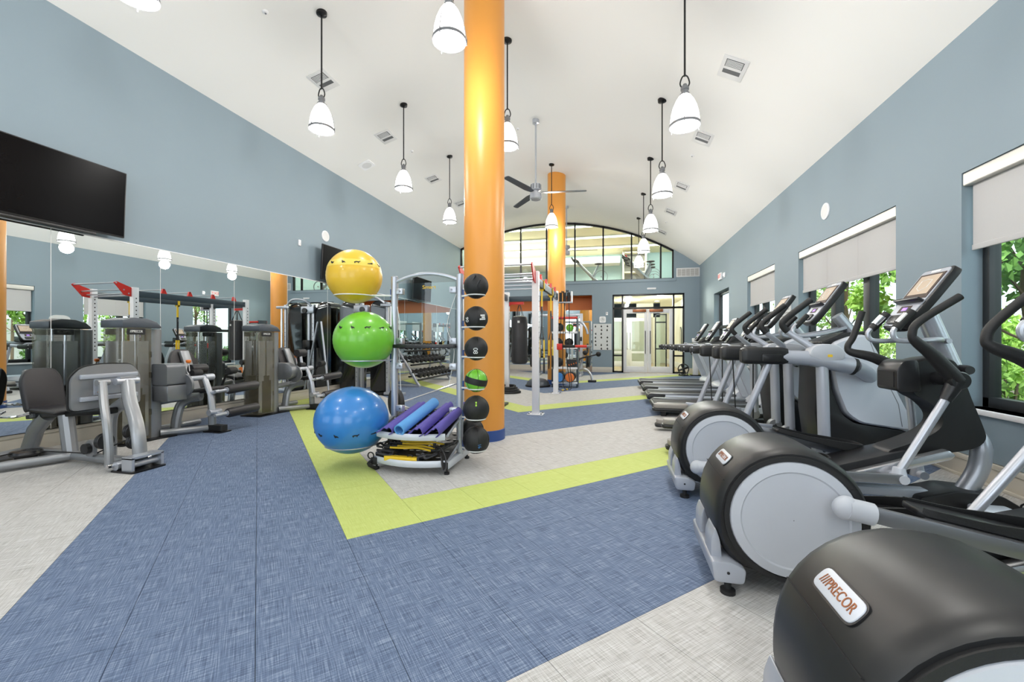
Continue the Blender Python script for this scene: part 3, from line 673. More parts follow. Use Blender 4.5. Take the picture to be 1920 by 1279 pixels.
    MB().lathe([(.012, .0), (.026, .01), (.03, .035), (.02, .045)], (.22, .46, .91), 'z', 14).build('adjust_knob', 'orange_plastic', t)
    if v == 0: MB().lathe([(.058, .5), (.062, .51), (.062, .7), (.058, .71)], (.2, 0, .83), 'y', 18).build('knee_roll', 'black_vinyl', t)
    else:
        MB().tube([(.32, .5, .72), (.28, .5, .95)], .024, 10).build('pad_stem', 'silver', t); MB().lathe([(.062, .42), (.068, .43), (.068, .6), (.062, .61)], (.27, 0, .99), 'y', 18).build('knee_roll', 'black_vinyl', t)
    return t
leg_machine((-5.6, 3.83, 0), 'grey leg extension machine with two long rollers and an orange knob', 0)
leg_machine((-5.6, 5.72, 0), 'grey leg curl machine standing on the lime floor band by the mirror', 1)
# leg press
t = thing('leg_press', 'seated leg press with grey foot plate and black back pad beside the mirror', 'weight machine', (-5.3, 3.0, 0))
tw = thing('weight_tower', None, None, (-.3, -1.05, 0)); tw.parent = t; tower(tw)
MB().tube([(-.6, .05, .06), (.95, -.02, .06)], .045, 12).tube([(-.62, -.02, .06), (-.55, -.85, .05)], .045, 12).tube([(.05, 0, .06), (-.35, -.85, .05)], .042, 12).build('base_tube', 'pewter', t)
MB().prism(rrect(.82, 1.1, -.16, .14, .03), 0, .014, 'z').build('foot_plate_base', 'black_metal', t)
fp = [(-.23, .97 - .42), (-.05, .55), (-.0, .56), (.06, .62), (.14, .66), (.2, .64), (.26, .57), (.35, .55), (.35, .86), (.27, .965), (.02, .975), (-.14, .95), (-.23, .85)]
MB().prism(rnd(fp, .05), .43, .455, 'x').build('foot_plate', 'pewter', t); MB().prism([(y * 1.04 - .003, .76 + (z - .76) * 1.05) for y, z in rnd(fp, .05)], .415, .43, 'x').build('plate_pad', 'black_rubber', t)
for z in (.86, .65): MB().bb(.455, .485, -.17, .31, z - .02, z + .022).build('stiffener', 'silver_paint', t, bevel=.006)
MB().bb(.455, .465, -.06, .24, .68, .84).build('hinge_plate', 'silver_paint', t, bevel=.004)
for y, z in ((-.03, .81), (.2, .82), (-.03, .71), (.2, .7)): MB().lathe([(.012, .465), (.012, .48)], (0, y, z), 'x', 8).build('bolt', 'chrome', t)
MB().tube([(.55, .06, .80), (.55, .26, .80)], .034, 16).bb(.53, .575, .09, .23, .80, .845).build('upper_axle', 'silver', t)
MB().tube(cr([(.56, .16, .79), (.68, .1, .62), (.84, .05, .4), (.9, .03, .25), (.92, .03, .06)], 5), .045, 10, flat=1.25).build('swing_arm', 'pewter', t)
MB().tube([(.53, -.08, .8), (.53, .02, .8)], .03, 14).tube(cr([(.54, -.04, .8), (.66, -.1, .6), (.76, -.14, .42), (.8, -.15, .2), (.8, -.15, .05)], 5), .034, 10).build('rear_swing_arm', 'pewter', t)
MB().tube([(.86, -.14, .05), (.86, .12, .05)], .04, 14).tube([(1.0, -.12, .06), (1.0, .12, .06)], .03, 14).bb(.94, 1.06, -.14, -.115, .014, .13).bb(.94, 1.06, .115, .14, .014, .13).bb(.94, 1.06, -.14, .14, .12, .14).build('lower_axle', 'silver', t)
for y in (-.19, .14): MB().lathe([(.018, y), (.018, y + .05)], (.84, 0, .06), 'y', 12).build('axle_cap', 'chrome', t)
MB().tube(cr([(.42, .1, .06), (.42, .1, .35), (.46, .1, .5), (.6, .12, .6)]), .05, 10, flat=1.2).build('front_upright', 'pewter', t)
MB().tube([(.02, .02, .06), (-.05, .02, .46)], .06, 10).build('seat_upright', 'pewter', t)
MB().tube([(-.6, .02, .03), (-.52, .04, .28), (-.35, .04, .44)], .06, 10, flat=1.3).build('rear_upright', 'pewter', t)
MB().box((0, .03, .475), (1.15, .09, .06), (0, R(-5), 0)).build('carriage_rail', 'black_metal', t, bevel=.01)
MB().box((-.2, .03, .505), (.4, .26, .045), (0, R(4), 0)).build('seat_pad', 'black_vinyl', t, bevel=.025, seg=3)
MB().prism(rnd([(-.16, 0), (.16, 0), (.165, .34), (.11, .46), (-.11, .46), (-.165, .34)], .06), -.035, .035, 'x').xf(Matrix.Translation((-.38, .05, .47)) @ Matrix.Rotation(R(-14), 4, 'Y')).build('back_pad', 'black_vinyl', t, bevel=.02, seg=3)
MB().box((-.5, .04, .66), (.05, .16, .5), (0, R(-14), 0)).build('back_support', 'gunmetal', t, bevel=.01)
for s in (-1, 1): MB().tube(cr([(-.2, .03 + s * .2, .5), (-.3, .03 + s * .27, .47), (-.5, .03 + s * .28, .47), (-.56, .03 + s * .2, .5)]), .014, 8).build('hand_loop', 'chrome', t)
for i, (x, y, z) in enumerate(((.55, -.03, .24), (.62, .16, .3), (.66, .16, .2))):
    MB().lathe([(.07, -.025), (.075, -.02), (.066, 0), (.075, .02), (.07, .025)], (x, y, z), 'x', 24).build('pulley', 'black_plastic', t)
MB().prism(rnd([(.34, .09), (.46, .09), (.46, .2), (.4, .26), (.34, .2)], .05), -.06, -.03, 'y').build('pulley_bracket', 'pewter', t); MB().lathe([(.05, -.1), (.05, -.065)], (.4, 0, .17), 'y', 18).build('pulley', 'black_plastic', t)
MB().lathe([(.1, .0), (.12, .02), (.11, .045), (.09, .05)], (-.35, -.12, .07), 'z', 24).bb(-.4, -.3, -.18, -.06, .01, .08).build('floor_pulley', 'black_plastic', t)
MB().tube([(-.3, -.9, .09), (-.35, -.12, .12), (.38, .0, .1), (.62, .1, .22)], .006, 6).build('cable', 'black_rubber', t)
lb = MB().prism([(-.03, 0), (.03, 0), (0, .05)], 0, .002, 'x').build('warning_triangle', 'warn_yellow', t); lb.location = (.64, .13, .69); lb.rotation_euler = (0, R(-38), 0)
# ---- cable tower behind the balls
t = thing('cable_machine', 'tall black cable machine with silver columns behind the exercise balls', 'weight machine', (-5.42, 8.55, 0))
for x0, x1 in ((-.66, -.25), (.12, .5)):
    MB().loft(rnd([(x0, .05), (x1, .05), (x1, 2.0), (x1 - .1, 2.1), (x0 + .1, 2.1), (x0, 2.0)], .08), [(-.22, .97), (-.2, 1), (.2, 1), (.22, .97)], ((x0 + x1) / 2, 1.0)).build('shroud_panel', 'smoke_black', t)
for x in (-.2, -.08, .56): MB().bb(x - .03, x + .03, -.26, -.18, .04, 2.05).build('column', 'silver', t, bevel=.006)
for x in (-.14, .32):
    for k in range(14): MB().lathe([(.009, -.262), (.009, -.258)], (x - .06 if x < 0 else .56, 0, .3 + k * .1), 'y', 8).build('pin_hole', 'black_metal', t)
MB().tube(cr([(-.14, -.24, 2.02), (.0, -.3, 2.14), (.3, -.3, 2.16), (.5, -.26, 2.04)]), .026, 10).build('top_arch', 'silver', t)
MB().bb(-.25, .1, -.3, -.18, 1.84, 2.0).build('pulley_block', 'silver', t, bevel=.02); MB().lathe([(.06, -.33), (.06, -.3)], (-.02, 0, 1.9), 'y', 20).build('pulley', 'black_plastic', t)
MB().bb(.42, .78, -.3, -.2, 1.96, 2.02).build('top_bracket', 'silver', t, bevel=.01)
MB().tube([(.66, -.25, .06), (.66, -.25, 1.96)], .022, 10).build('guide_rod', 'chrome', t)
MB().bb(.5, 1.0, -.3, -.22, .02, .08).build('foot', 'silver', t, bevel=.01); MB().bb(-.66, .6, -.28, -.2, .01, .06).build('base_bar', 'black_metal', t, bevel=.008)
MB().bb(-.2, .0, -.36, -.26, 1.0, 1.22).build('carriage', 'black_metal', t, bevel=.02); MB().tube([(-.1, -.36, 1.05), (-.1, -.5, 1.0)], .02, 8).build('carriage_handle', 'black_rubber', t)
# leaning pole by the mirror
t = thing('training_bar', 'long silver training bar leaning on the mirror by the cable machine', 'bar', (-6.05, 7.7, 0))
MB().tube([(.18, 0, .03), (-.1, .1, 1.62)], .022, 10).build('shaft', 'silver', t); MB().bb(.02, .34, -.1, .1, 0, .03).build('base_foot', 'black_metal', t, bevel=.006)
# ================================================================ BALL RACK
RX0, RX1, RY = -2.17, -1.465, 3.85
t = thing('ball_rack', 'silver storage rack with mesh shelves in front of the orange column', 'rack', ((RX0 + RX1) / 2, RY, 0)); W = (RX1 - RX0) / 2
for s in (-1, 1):
    MB().tube([(s * W, 0, .1), (s * W, 0, 1.85)], .034, 18).build('upright', 'silver', t); MB().lathe([(.035, 1.85), (.03, 1.856)], (s * W, 0, 0), 'z', 18).build('end_cap', 'gunmetal', t)
    MB().box((s * W, -.06, .085), (.055, .62, .065)).build('foot_beam', 'panel_grey', t, bevel=.006)
    for y in (-.375, .255): MB().box((s * W, y, .085), (.06, .014, .07)).build('foot_cap', 'black_rubber', t, bevel=.006)
    for y in (-.33, .2): MB().lathe([(.024, 0), (.024, .02), (.01, .022), (.01, .06)], (s * W, y, 0), 'z', 12).build('rubber_foot', 'black_rubber', t)
    for z in (1.7, 1.2, .95, .52):
        MB().bb(s * W - s * .03, s * W - s * .1, -.03, .03, z - .03, z + .03).build('bracket_plate', 'silver', t, bevel=.004)
        MB().lathe([(.01, -.035), (.01, -.03)], (s * W - s * .075, 0, z), 'y', 8).build('bolt', 'gunmetal', t)
MB().tube(cr([(-W, 0, 1.79), (-W * .55, 0, 1.845), (0, 0, 1.87), (W * .55, 0, 1.845), (W, 0, 1.79)], 6), .018, 10).build('top_arch', 'silver', t)
MB().bb(-W + .03, W - .03, -.09, .09, 1.13, 1.165).build('middle_shelf', 'black_plastic', t, bevel=.004)
MB().tube(cr([(-W, 0, 1.66), (-W + .06, -.01, 1.4), (-W + .05, 0, 1.1), (-W + .07, 0, .7)], 5), .0035, 5).tube(cr([(W - .04, 0, 1.66), (W - .13, -.01, 1.35), (W - .06, 0, 1.1), (W - .12, 0, .75)], 5), .0035, 5).build('hanging_wire', 'print_white', t)
pn = MB().bb(-W + .05, W - .05, -.004, .0, 1.2, 1.78).build('clear_panel', 'glass', t, sharp=0)
lettering('Smart', .05, 'yellow', pn, (.03, -.0055, 1.735), (R(90), 0, 0), width=.145)
def tray(z0, z1, yf, yb, nm):
    """sloping tray with a curved front lip; z0 front, z1 back"""
    n_ = 10; pts = [(-W + .02 + (2 * W - .04) * i / n_) for i in range(n_ + 1)]; bow = lambda x: yf - .10 * (1 - (x / W) ** 2)
    vs = []; fs = []
    for x in pts: vs += [(x * 1.04, bow(x), z0), (x, yb, z1), (x * 1.04, bow(x), z0 - .012), (x, yb, z1 - .012)]
    for i in range(n_):
        a = 4 * i; b = a + 4; fs += [(a, b, b + 1, a + 1), (a + 2, a + 3, b + 3, b + 2), (a, a + 2, b + 2, b), (a + 1, b + 1, b + 3, a + 3)]
    fs += [(0, 1, 3, 2), (4 * n_, 4 * n_ + 2, 4 * n_ + 3, 4 * n_ + 1)]
    sh = MB().add(vs, fs).build(nm, 'black_plastic', t, sharp=40)
    lip = []
    for x in pts: lip.append((x * 1.04, bow(x), z0 - .005))
    MB().tube(lip, .03, 6, flat=.35).build('front_lip', 'panel_grey', t)
    d = MB()
    for r in range(5):
        for c_ in range(9):
            x = -W + .08 + c_ * (2 * W - .16) / 8 + (.02 if r % 2 else -.02); f = .18 + r * .19; y = bow(x) + (yb - bow(x)) * f; z = z0 + (z1 - z0) * f
            d.lathe([(.024, z + .0012), (.001, z + .0022)], (x, y, 0), 'z', 10)
    dd = d.build('perforations', 'print_white', sh, sharp=0); dd['kind'] = 'stuff'
    for s in (-1, 1): MB().tube([(s * W * 1.02, yf, z0), (s * W, yb, z1)], .012, 8).tube([(s * W, 0, z0 + (z1 - z0) * .6), (s * W, .0, z0 + .1)], .012, 8).build('side_rail', 'silver', t)
tray(.345, .50, -.34, .16, 'upper_tray'); tray(.105, .27, -.34, .16, 'lower_tray')
MB().tube(cr([(-W, -.3, .1), (-W - .03, -.42, .07), (-W + .02, -.36, .012)], 4), .016, 8).build('front_leg', 'black_rubber', t)
def ring(c, r, side, nm):
    pts = [(c[0] + r * math.cos(2 * math.pi * k / 28), c[1] + r * math.sin(2 * math.pi * k / 28), c[2]) for k in range(28)]
    q = MB().tube(pts, .007, 6, closed=True); ux = side * W
    q.tube([(c[0] + (r if c[0] < ux else -r), c[1], c[2]), (ux, 0, c[2])], .009, 8); q.build(nm, 'print_white' if r < .2 else 'silver', t)
    MB().box((ux + (.035 if side > 0 else -.035), 0, c[2] + .02), (.012, .03, .09)).build('ring_clip', 'blue_base', t)
cxr = (RX0 + RX1) / 2
BALLS = [('yellow', (-2.57, 3.76, 1.855), .272, 1.0), ('green', (-2.42, 3.70, 1.212), .292, .96), ('blue', (-2.46, 3.56, .44), .342, .93)]
for nm, c_, r, fl in BALLS:
    zr = c_[2] - r * .72 * fl; rr = r * .685
    ring((c_[0] - cxr, c_[1] - RY, zr), rr + .006, -1, 'ball_ring')
    b_ = thing('exercise_ball', '%s exercise ball resting on a ring of the silver rack' % nm if nm != 'blue' else 'big blue exercise ball hanging low beside the rolled mats', 'exercise ball', (c_[0], c_[1], c_[2] - r * fl), group='exercise balls on the rack')
    prof = []; m_ = 48
    for i in range(m_ + 1):
        a = math.pi * i / m_; rr_ = r * math.sin(a); z = -r * math.cos(a) * fl
        if -r * .62 < z < r * .35 and i % 2: rr_ -= .0016
        prof.append((max(rr_, .0004), z + r * fl))
    MB().lathe(prof, n=48, cap=False).build('skin', nm + '_ball', b_, sharp=80)
    MB().lathe([(.012, -.002), (.010, .003)], (0, 0, 2 * r * fl), 'z', 12).build('plug', nm + '_ball', b_)
    if nm == 'yellow': MB().lathe([(math.sqrt(r * r - z * z) + .0009, z + r) for z in [r * (.28 + .026 * k) for k in range(10)]], n=48, cap=False).build('print_band', 'pale_yellow', b_, sharp=80)
    zb_ = {'yellow': .40, 'green': .42, 'blue': -.28}[nm]
    for k in range(12):     # printed exercise figures around the ball
        a = R(-170 + k * 30); zz = zb_ * r * fl; rad = math.sqrt(max(0, r * r - (zz / fl) ** 2)) + .0015
        q = MB(); w_ = .03
        var = k % 4
        sh_ = [[(-1, 0), (-.4, .25), (.5, .2), (1, .5), (.9, .15), (.5, -.1), (.4, -.6), (.2, -.1), (-.5, -.1), (-.7, -.6)],
               [(-1.1, -.1), (-.2, .05), (.6, .3), (1, .1), (.7, -.2), (.2, -.25), (-1.1, -.3)],
               [(-.8, .5), (-.3, .45), (.2, .1), (.9, .2), (.8, -.3), (.3, -.5), (-.2, -.3), (-.6, .1)],
               [(-.5, .6), (0, .2), (.5, .1), (.9, -.4), (.3, -.3), (-.2, -.5), (-.4, 0)]][var]
        q.prism([(x * w_, z * w_) for x, z in sh_], -.002, .002, 'y')
        q.v = [(x, y - (rad - math.sqrt(max(rad * rad - x * x, 0))) * -1, z) for x, y, z in q.v]
        tilt = math.atan2(zz / fl, rad)
        q.xf(Matrix.Translation((0, 0, r * fl + zz)) @ Matrix.Rotation(a + R(90), 4, 'Z') @ Matrix.Translation((0, -rad, 0)) @ Matrix.Rotation(-tilt, 4, 'X')).build('printed_figure', 'ink', b_, sharp=0)
# medicine balls
def med_ball(c_, r, m, label, deco):
    b_ = thing('medicine_ball', label, 'medicine ball', (c_[0], c_[1], c_[2] - r), group='medicine balls on the rack')
    MB().sphere((0, 0, r), r, 30, 18).build('skin', m, b_, sharp=80)
    for k in range(3):
        pts = [(r * 1.004 * math.cos(a) * math.cos(R(60 * k)), r * 1.004 * math.cos(a) * math.sin(R(60 * k)), r + r * 1.004 * math.sin(a)) for a in [2 * math.pi * j / 36 for j in range(36)]]
        MB().tube(pts, .0022, 5, closed=True).build('seam', 'black_plastic', b_)
    to_cam = math.atan2(-c_[1], -c_[0])
    if deco == 'handle':
        for s in (-.025, .02): MB().box((r * .78 * math.cos(to_cam) + s, r * .85 * math.sin(to_cam), r * 1.25 - s), (.018, .03, .09), (0, R(28), 0)).build('grip_bar', 'black_satin', b_, bevel=.006)
    elif deco:
        for txt, sz, da, dz, mm, roll in deco:
            a = to_cam + R(da); rad = r * math.cos(R(dz)) + .0015
            if txt[0] == '#':      # print too small to read: a row of little blocks
                q = MB()
                for k in range(len(txt)): q.box(((k - (len(txt) - 1) / 2) * sz * .62, 0, 0), (sz * .5, sz * .7, .002))
                q.xf(Matrix.Translation((rad * math.cos(a), rad * math.sin(a), r + r * math.sin(R(dz)))) @ Euler((R(90 - dz), 0, a + R(90))).to_matrix().to_4x4() @ Matrix.Rotation(R(roll), 4, 'Z')).build('printed_mark', mm, b_, sharp=0)['kind'] = 'stuff'; continue
            lt = lettering(txt, sz, mm, b_, (rad * math.cos(a), rad * math.sin(a), r + r * math.sin(R(dz))), (R(90 - dz), 0, a + R(90)), 'printed_mark')
            lt.rotation_euler = (lt.rotation_euler.to_matrix() @ Matrix.Rotation(R(roll), 3, 'Z')).to_euler()
    return b_
MX, MY = -1.275, 3.78
ZS = [1.72, 1.415, 1.128, .825, .555, .262]
LB = [('black_rubber', .118, 'glossy black medicine ball with moulded grips, topmost on the rack', 'handle'),
      ('black_rubber', .114, 'black medicine ball with a white lettered block and sideways number', [('06', .05, -46, -8, 'print_white', 90), ('####', .02, 32, 12, 'print_white', 4), ('###', .02, 35, 3, 'print_white', 4), ('#####', .02, 31, -6, 'print_white', 4)]),
      ('black_rubber', .112, 'black ribbed medicine ball with one white sideways number in its middle', [('08', .06, -4, -10, 'print_white', -90)]),
      ('green_ball', .108, 'green medicine ball with a black band', None),
      ('black_rubber', .126, 'black medicine ball with a small lime number', [('#', .026, 0, 36, 'print_lime', 0), ('#', .026, 0, 24, 'print_lime', 0)]),
      ('black_rubber', .128, 'creased black slam ball with a blue print, lowest on the rack', [('16', .045, 14, -14, 'print_blue', -80)])]
for z, (m, r, lab, deco) in zip(ZS, LB):
    b_ = med_ball((MX, MY, z), r, m, lab, deco)
    if m == 'green_ball':
        pts = [(r * 1.002 * math.cos(a), r * 1.002 * math.sin(a), r - .1 * r * math.sin(a + 1)) for a in [2 * math.pi * j / 40 for j in range(40)]]
        MB().lathe([(r * .985, r - .03), (r * 1.006, r - .012), (r * 1.006, r + .012), (r * .985, r + .03)], n=36, cap=False).xf(Matrix.Translation((0, 0, r)) @ Matrix.Rotation(R(14), 4, 'Y') @ Matrix.Translation((0, 0, -r))).build('black_band', 'black_rubber', b_)
    ring((MX - cxr, MY - RY, z - r * .72), r * .7, 1, 'ball_ring')
med_ball((-1.40, 4.02, .30), .12, 'black_rubber', 'black slam ball tucked behind the lowest ball of the rack', None)
# exercise mats on the upper tray (local y runs back, tray slopes up to the back)
def rolled(x, r, turns, m, label, L=.62, open_=False, wide=.22, tw=0):
    z0, z1, yf, yb = .352, .505, RY - .42, RY + .16; sl = math.atan2(z1 - z0, yb - yf)
    b_ = thing('exercise_mat', label, 'exercise mat', (x, yf - .02, z0 - .004), tw, group='mats on the rack tray'); b_.rotation_euler = (sl, 0, tw)
    pts = []
    if not open_:
        for k in range(int(26 * turns) + 1):
            a = 2 * math.pi * k / 26; rr = r - .006 * a / (2 * math.pi); pts.append((rr * math.cos(a - math.pi / 2), r + rr * math.sin(a - math.pi / 2)))
    else:
        pts = [(-wide, .012), (-wide * .6, .03), (-wide * .2, .05 + r * .4), (wide * .1, r * 1.5), (wide * .3, r * 1.9), (wide * .48, r * 1.5), (wide * .52, r * .8), (wide * .4, .02), (wide * .15, .008)]
        pts = [tuple(v) for v in cr([(p[0], p[1], 0) for p in pts], 5)]; pts = [(p[0], p[1]) for p in pts]
    vs = []; fs = []; th = .006; n_ = len(pts)
    for y in (0, L):
        for i, (px, pz) in enumerate(pts):
            a = pts[max(i - 1, 0)]; c_ = pts[min(i + 1, n_ - 1)]; d = Vector((c_[0] - a[0], c_[1] - a[1])).normalized(); nx, nz = -d.y, d.x
            vs += [(px, y, pz), (px + nx * th, y, pz + nz * th)]
    for i in range(n_ - 1):
        a = 2 * i; b2 = a + 2; q = 2 * n_
        fs += [(a, b2, b2 + q, a + q), (a + 1, a + 1 + q, b2 + 1 + q, b2 + 1), (a, a + 1, b2 + 1, b2), (a + q, b2 + q, b2 + 1 + q, a + 1 + q)]
    fs += [(0, 2 * n_, 2 * n_ + 1, 1), (2 * n_ - 2, 2 * n_ - 1, 4 * n_ - 1, 4 * n_ - 2)]
    return MB().add(vs, fs).build('foam_sheet', m, b_, sharp=50)
rolled(-1.87, .055, 2.2, 'blue_mat', 'sky blue foam mat rolled tight between purple mats', .64, tw=R(-6))
rolled(-2.0, .04, 1, 'purple_mat', 'purple foam mat loosely folded beside the blue ball', .6, True, .115, R(-6))
rolled(-1.70, .045, 1, 'purple_mat', 'purple foam mat folded right of the sky blue roll', .6, True, .105, R(-6))
rolled(-1.54, .05, 1, 'purple_mat', 'purple foam mat bulging against the right rack post', .58, True, .10, R(-6))
# resistance gear on the lower tray
z_ = .12
for k, (y, z, x0, x1) in enumerate(((3.55, .2, -2.05, -1.62), (3.60, .205, -2.0, -1.6), (3.66, .215, -1.98, -1.58), (3.70, .225, -2.02, -1.55))):
    b_ = thing('resistance_tube', 'yellow resistance tube with black ends on the lower tray', 'resistance band', (0, 0, 0), group='resistance tubes on the lower tray')
    b_.location = ((x0 + x1) / 2, y, z); hw = (x1 - x0) / 2
    MB().tube(cr([(-hw, 0, 0), (-hw * .3, -.012, .006), (hw * .3, .008, .01), (hw, -.02, -.002)], 5), .010, 8).build('tube', 'yellow', b_)
    for s in (-1, 1):
        MB().tube([(s * hw, 0 if s < 0 else -.02, 0), (s * (hw + .05), -.02, .006)], .014, 8).tube(cr([(s * (hw + .05), -.03, .006), (s * (hw + .1), -.05, .02), (s * (hw + .11), .02, .03), (s * (hw + .05), .0, .006)], 5), .011, 7).build('handle', 'black_rubber', b_)
b_ = thing('foam_block', 'flat yellow band roll lying at the front of the lower tray', 'resistance band', (-1.88, 3.46, .105)); MB().prism(rrect(-.17, .17, -.03, .035, .02), .004, .045, 'z').build('band', 'yellow', b_, bevel=.006); MB().bb(.165, .19, -.035, .04, .002, .05).build('end_clip', 'black_rubber', b_, bevel=.004)
for k, (x, y, z, s, lab) in enumerate(((-2.06, 3.5, .13, 1.0, 'tangled black strap with ring at the tray corner'), (-1.66, 3.5, .13, 1.1, 'tangled black strap pile behind the yellow band roll'), (-1.98, 3.72, .2, .9, 'tangled black strap at the back of the lower tray'))):
    b_ = thing('nylon_strap', lab, 'strap', (x, y, z)); random.seed(20 + k)
    pts = [(random.uniform(-.1, .1) * s, random.uniform(-.05, .05) * s, random.uniform(0, .055) * s) for _ in range(14)]
    MB().tube(cr(pts, 5), .011, 6, flat=.55).build('webbing', 'black_vinyl', b_)
    MB().tube([(-.14 + .03 * math.cos(a), -.03, .005 + .03 * math.sin(a)) for a in [2 * math.pi * j / 18 for j in range(18)]], .006, 6, closed=True).build('ring', 'black_rubber', b_)
b_ = thing('door_anchor', 'black strap loop hanging over the right edge of the lower tray', 'strap', (-1.5, 3.56, .1))
MB().tube(cr([(-.1, 0, .13), (-.03, -.05, .14), (.04, -.1, .08), (.07, -.14, .0), (.05, -.15, -.03), (.03, -.13, .01), (.0, -.08, .08), (-.08, 0, .11)], 5), .012, 7, flat=.5).build('webbing', 'black_vinyl', b_); MB().lathe([(.016, -.01), (.016, .03)], (-.1, 0, .13), 'z', 10).build('stopper', 'black_rubber', b_)
# ================================================================ WHITE TRAINING RIG
t = thing('training_rig', 'white steel training rig with dark top beams and red brackets', 'training rig', (0, 0, 0))
POSTS = [(-1.25, 6.75), (-1.30, 9.53), (-2.45, 9.53), (-2.45, 6.75)]; PH = 2.34
for x, y in POSTS:
    MB().bb(x - .055, x + .055, y - .055, y + .055, .012, PH).build('post', 'rig_white', t, bevel=.006)
    q = MB()
    for k in range(14):
        z = 1.0 + k * .085
        q.lathe([(.014, .0555), (.013, .0562)], (x, y, z), 'x', 8); q.lathe([(.014, -.0562), (.013, -.0555)], (x, y, z), 'x', 8)
    q.build('peg_holes', 'black_metal', t, sharp=0)['kind'] = 'stuff'
    MB().bb(x - .13, x + .13, y - .1, y + .1, 0, .014).build('base_plate', 'rig_white', t, bevel=.003)
    for sx in (-1, 1):
        for sy in (-1, 1): MB().lathe([(.014, .014), (.014, .03)], (x + sx * .1, y + sy * .07, 0), 'z', 6).build('anchor_bolt', 'gunmetal', t)
for x in (-1.27, -2.45): MB().bb(x - .03, x + .03, 6.8, 9.48, 2.14, 2.27).build('side_beam', 'beam_dark', t, bevel=.004)
MB().bb(-2.4, -1.35, 9.5, 9.56, 2.12, 2.24).build('cross_beam', 'beam_dark', t, bevel=.004)
for y in (7.35, 7.95, 8.55, 9.15):
    for x in (-1.27, -2.45): MB().prism([(y - .06, 2.27), (y + .06, 2.27), (y + .01, 2.38), (y - .03, 2.38)], x - .02, x + .02, 'x').build('red_bracket', 'red', t)
    MB().tube([(-2.47, y - .01, 2.36), (-1.25, y - .01, 2.36)], .015, 10).build('pull_up_bar', 'silver', t)
for x in (-1.25, -2.45): MB().prism([(6.69, 2.14), (6.69, 2.33), (6.42, 2.43), (6.37, 2.40), (6.56, 2.16)], x - .008 + (.0), x + .012, 'x').build('front_plate', 'red', t)
for y, z in ((6.41, 2.40), (6.55, 2.27), (6.64, 2.2)): MB().tube([(-2.46, y, z), (-1.24, y, z)], .016, 10).build('front_bar', 'silver', t)
MB().tube([(-2.45, 6.75, 2.17), (-1.25, 6.75, 2.17)], .02, 10).build('front_bar', 'silver', t)
MB().bb(-2.42, -2.05, 9.51, 9.55, 2.05, 2.11).prism([(-2.42, 1.98), (-2.36, 2.05), (-2.42, 2.05)], 9.51, 9.55, 'y').build('bag_arm', 'red', t)
MB().bb(-1.27, -1.15, 9.46, 9.60, 1.0, 1.14).build('dip_sleeve', 'red', t, bevel=.01); 
MB().tube([(-1.15, 9.53, 1.08), (-.86, 9.53, 1.08)], .034, 12).build('dip_bar', 'black_rubber', t); MB().tube([(-.86, 9.53, 1.08), (-.6, 9.53, 1.08)], .03, 12).build('dip_grip', 'red', t); MB().tube([(-.6, 9.53, 1.08), (-.5, 9.53, 1.08)], .028, 12).build('dip_end', 'gunmetal', t)
MB().bb(-1.24, -.92, 9.47, 9.58, 2.06, 2.09).build('peg_shelf', 'silver_paint', t, bevel=.004)
for k in range(3): MB().tube([(-1.19 + k * .09, 9.53, 2.09), (-1.19 + k * .09, 9.53, 2.30)], .035, 12).build('band_peg', 'black_rubber', t)
MB().bb(-.95, -.92, 9.47, 9.58, 2.09, 2.32).build('peg_stop', 'rig_white', t)
# bag, straps, bands
t = thing('punching_bag', 'black punching bag hanging from a red arm of the rig', 'punching bag', (-2.15, 9.53, .66))
MB().lathe([(.01, .0), (.15, .01), (.185, .05), (.19, .1), (.19, 1.02), (.17, 1.1), (.06, 1.13)], n=28).build('body', 'black_vinyl', t)
for k in range(4):
    a = R(90 * k + 45); MB().tube([(.12 * math.cos(a), .12 * math.sin(a), 1.1), (.02 * math.cos(a), .02 * math.sin(a), 1.38)], .016, 6, flat=.3).build('hanging_strap', 'black_rubber', t)
MB().tube(cr([(0, 0, 1.36), (.025, 0, 1.4), (0, 0, 1.445), (-.025, 0, 1.4)], 5, True), .007, 6, closed=True).build('snap_hook', 'bronze', t)
MB().box((.02, -.188, .98), (.05, .006, .05)).build('logo_patch', 'print_white', t)
for y, lab in ((7.46, 'yellow and black suspension strap near the front of the rig'), (8.57, 'yellow and black suspension strap near the back of the rig')):
    t = thing('suspension_strap', lab, 'suspension strap', (-1.27, y, .6), group='suspension straps on the rig')
    MB().bb(-.05, .05, -.025, .025, 1.5, 1.535).bb(-.05, -.036, -.025, .025, 1.5, 1.69).bb(.036, .05, -.025, .025, 1.5, 1.69).bb(-.05, .05, -.025, .025, 1.675, 1.69).bb(-.012, .012, -.02, .02, 1.22, 1.5).build('anchor_strap', 'yellow', t)
    MB().bb(-.01, .01, -.02, .02, .8, 1.22).build('main_strap', 'black_vinyl', t); MB().tube(cr([(0, 0, 1.18), (.02, 0, 1.14), (0, 0, 1.1), (-.02, 0, 1.14)], 5, True), .006, 6, closed=True).build('carabiner', 'gunmetal', t)
    for s in (-1, 1):
        MB().prism([(s * .004, .8), (s * .03, .62), (s * .05, .62), (s * .012, .8)], -.015, .015, 'y').build('leg_strap', 'black_vinyl', t)
        MB().prism([(s * .03, .3), (s * .05, .3), (s * .05, .62), (s * .03, .62)], -.018, .018, 'y').build('yellow_web', 'yellow', t)
        MB().tube(cr([(s * .04, 0, .3), (s * .04, -.04, .15), (s * .04, 0, .03), (s * .04, .04, .15)], 5, True), .012, 6, closed=True).build('foot_cradle', 'black_rubber', t)
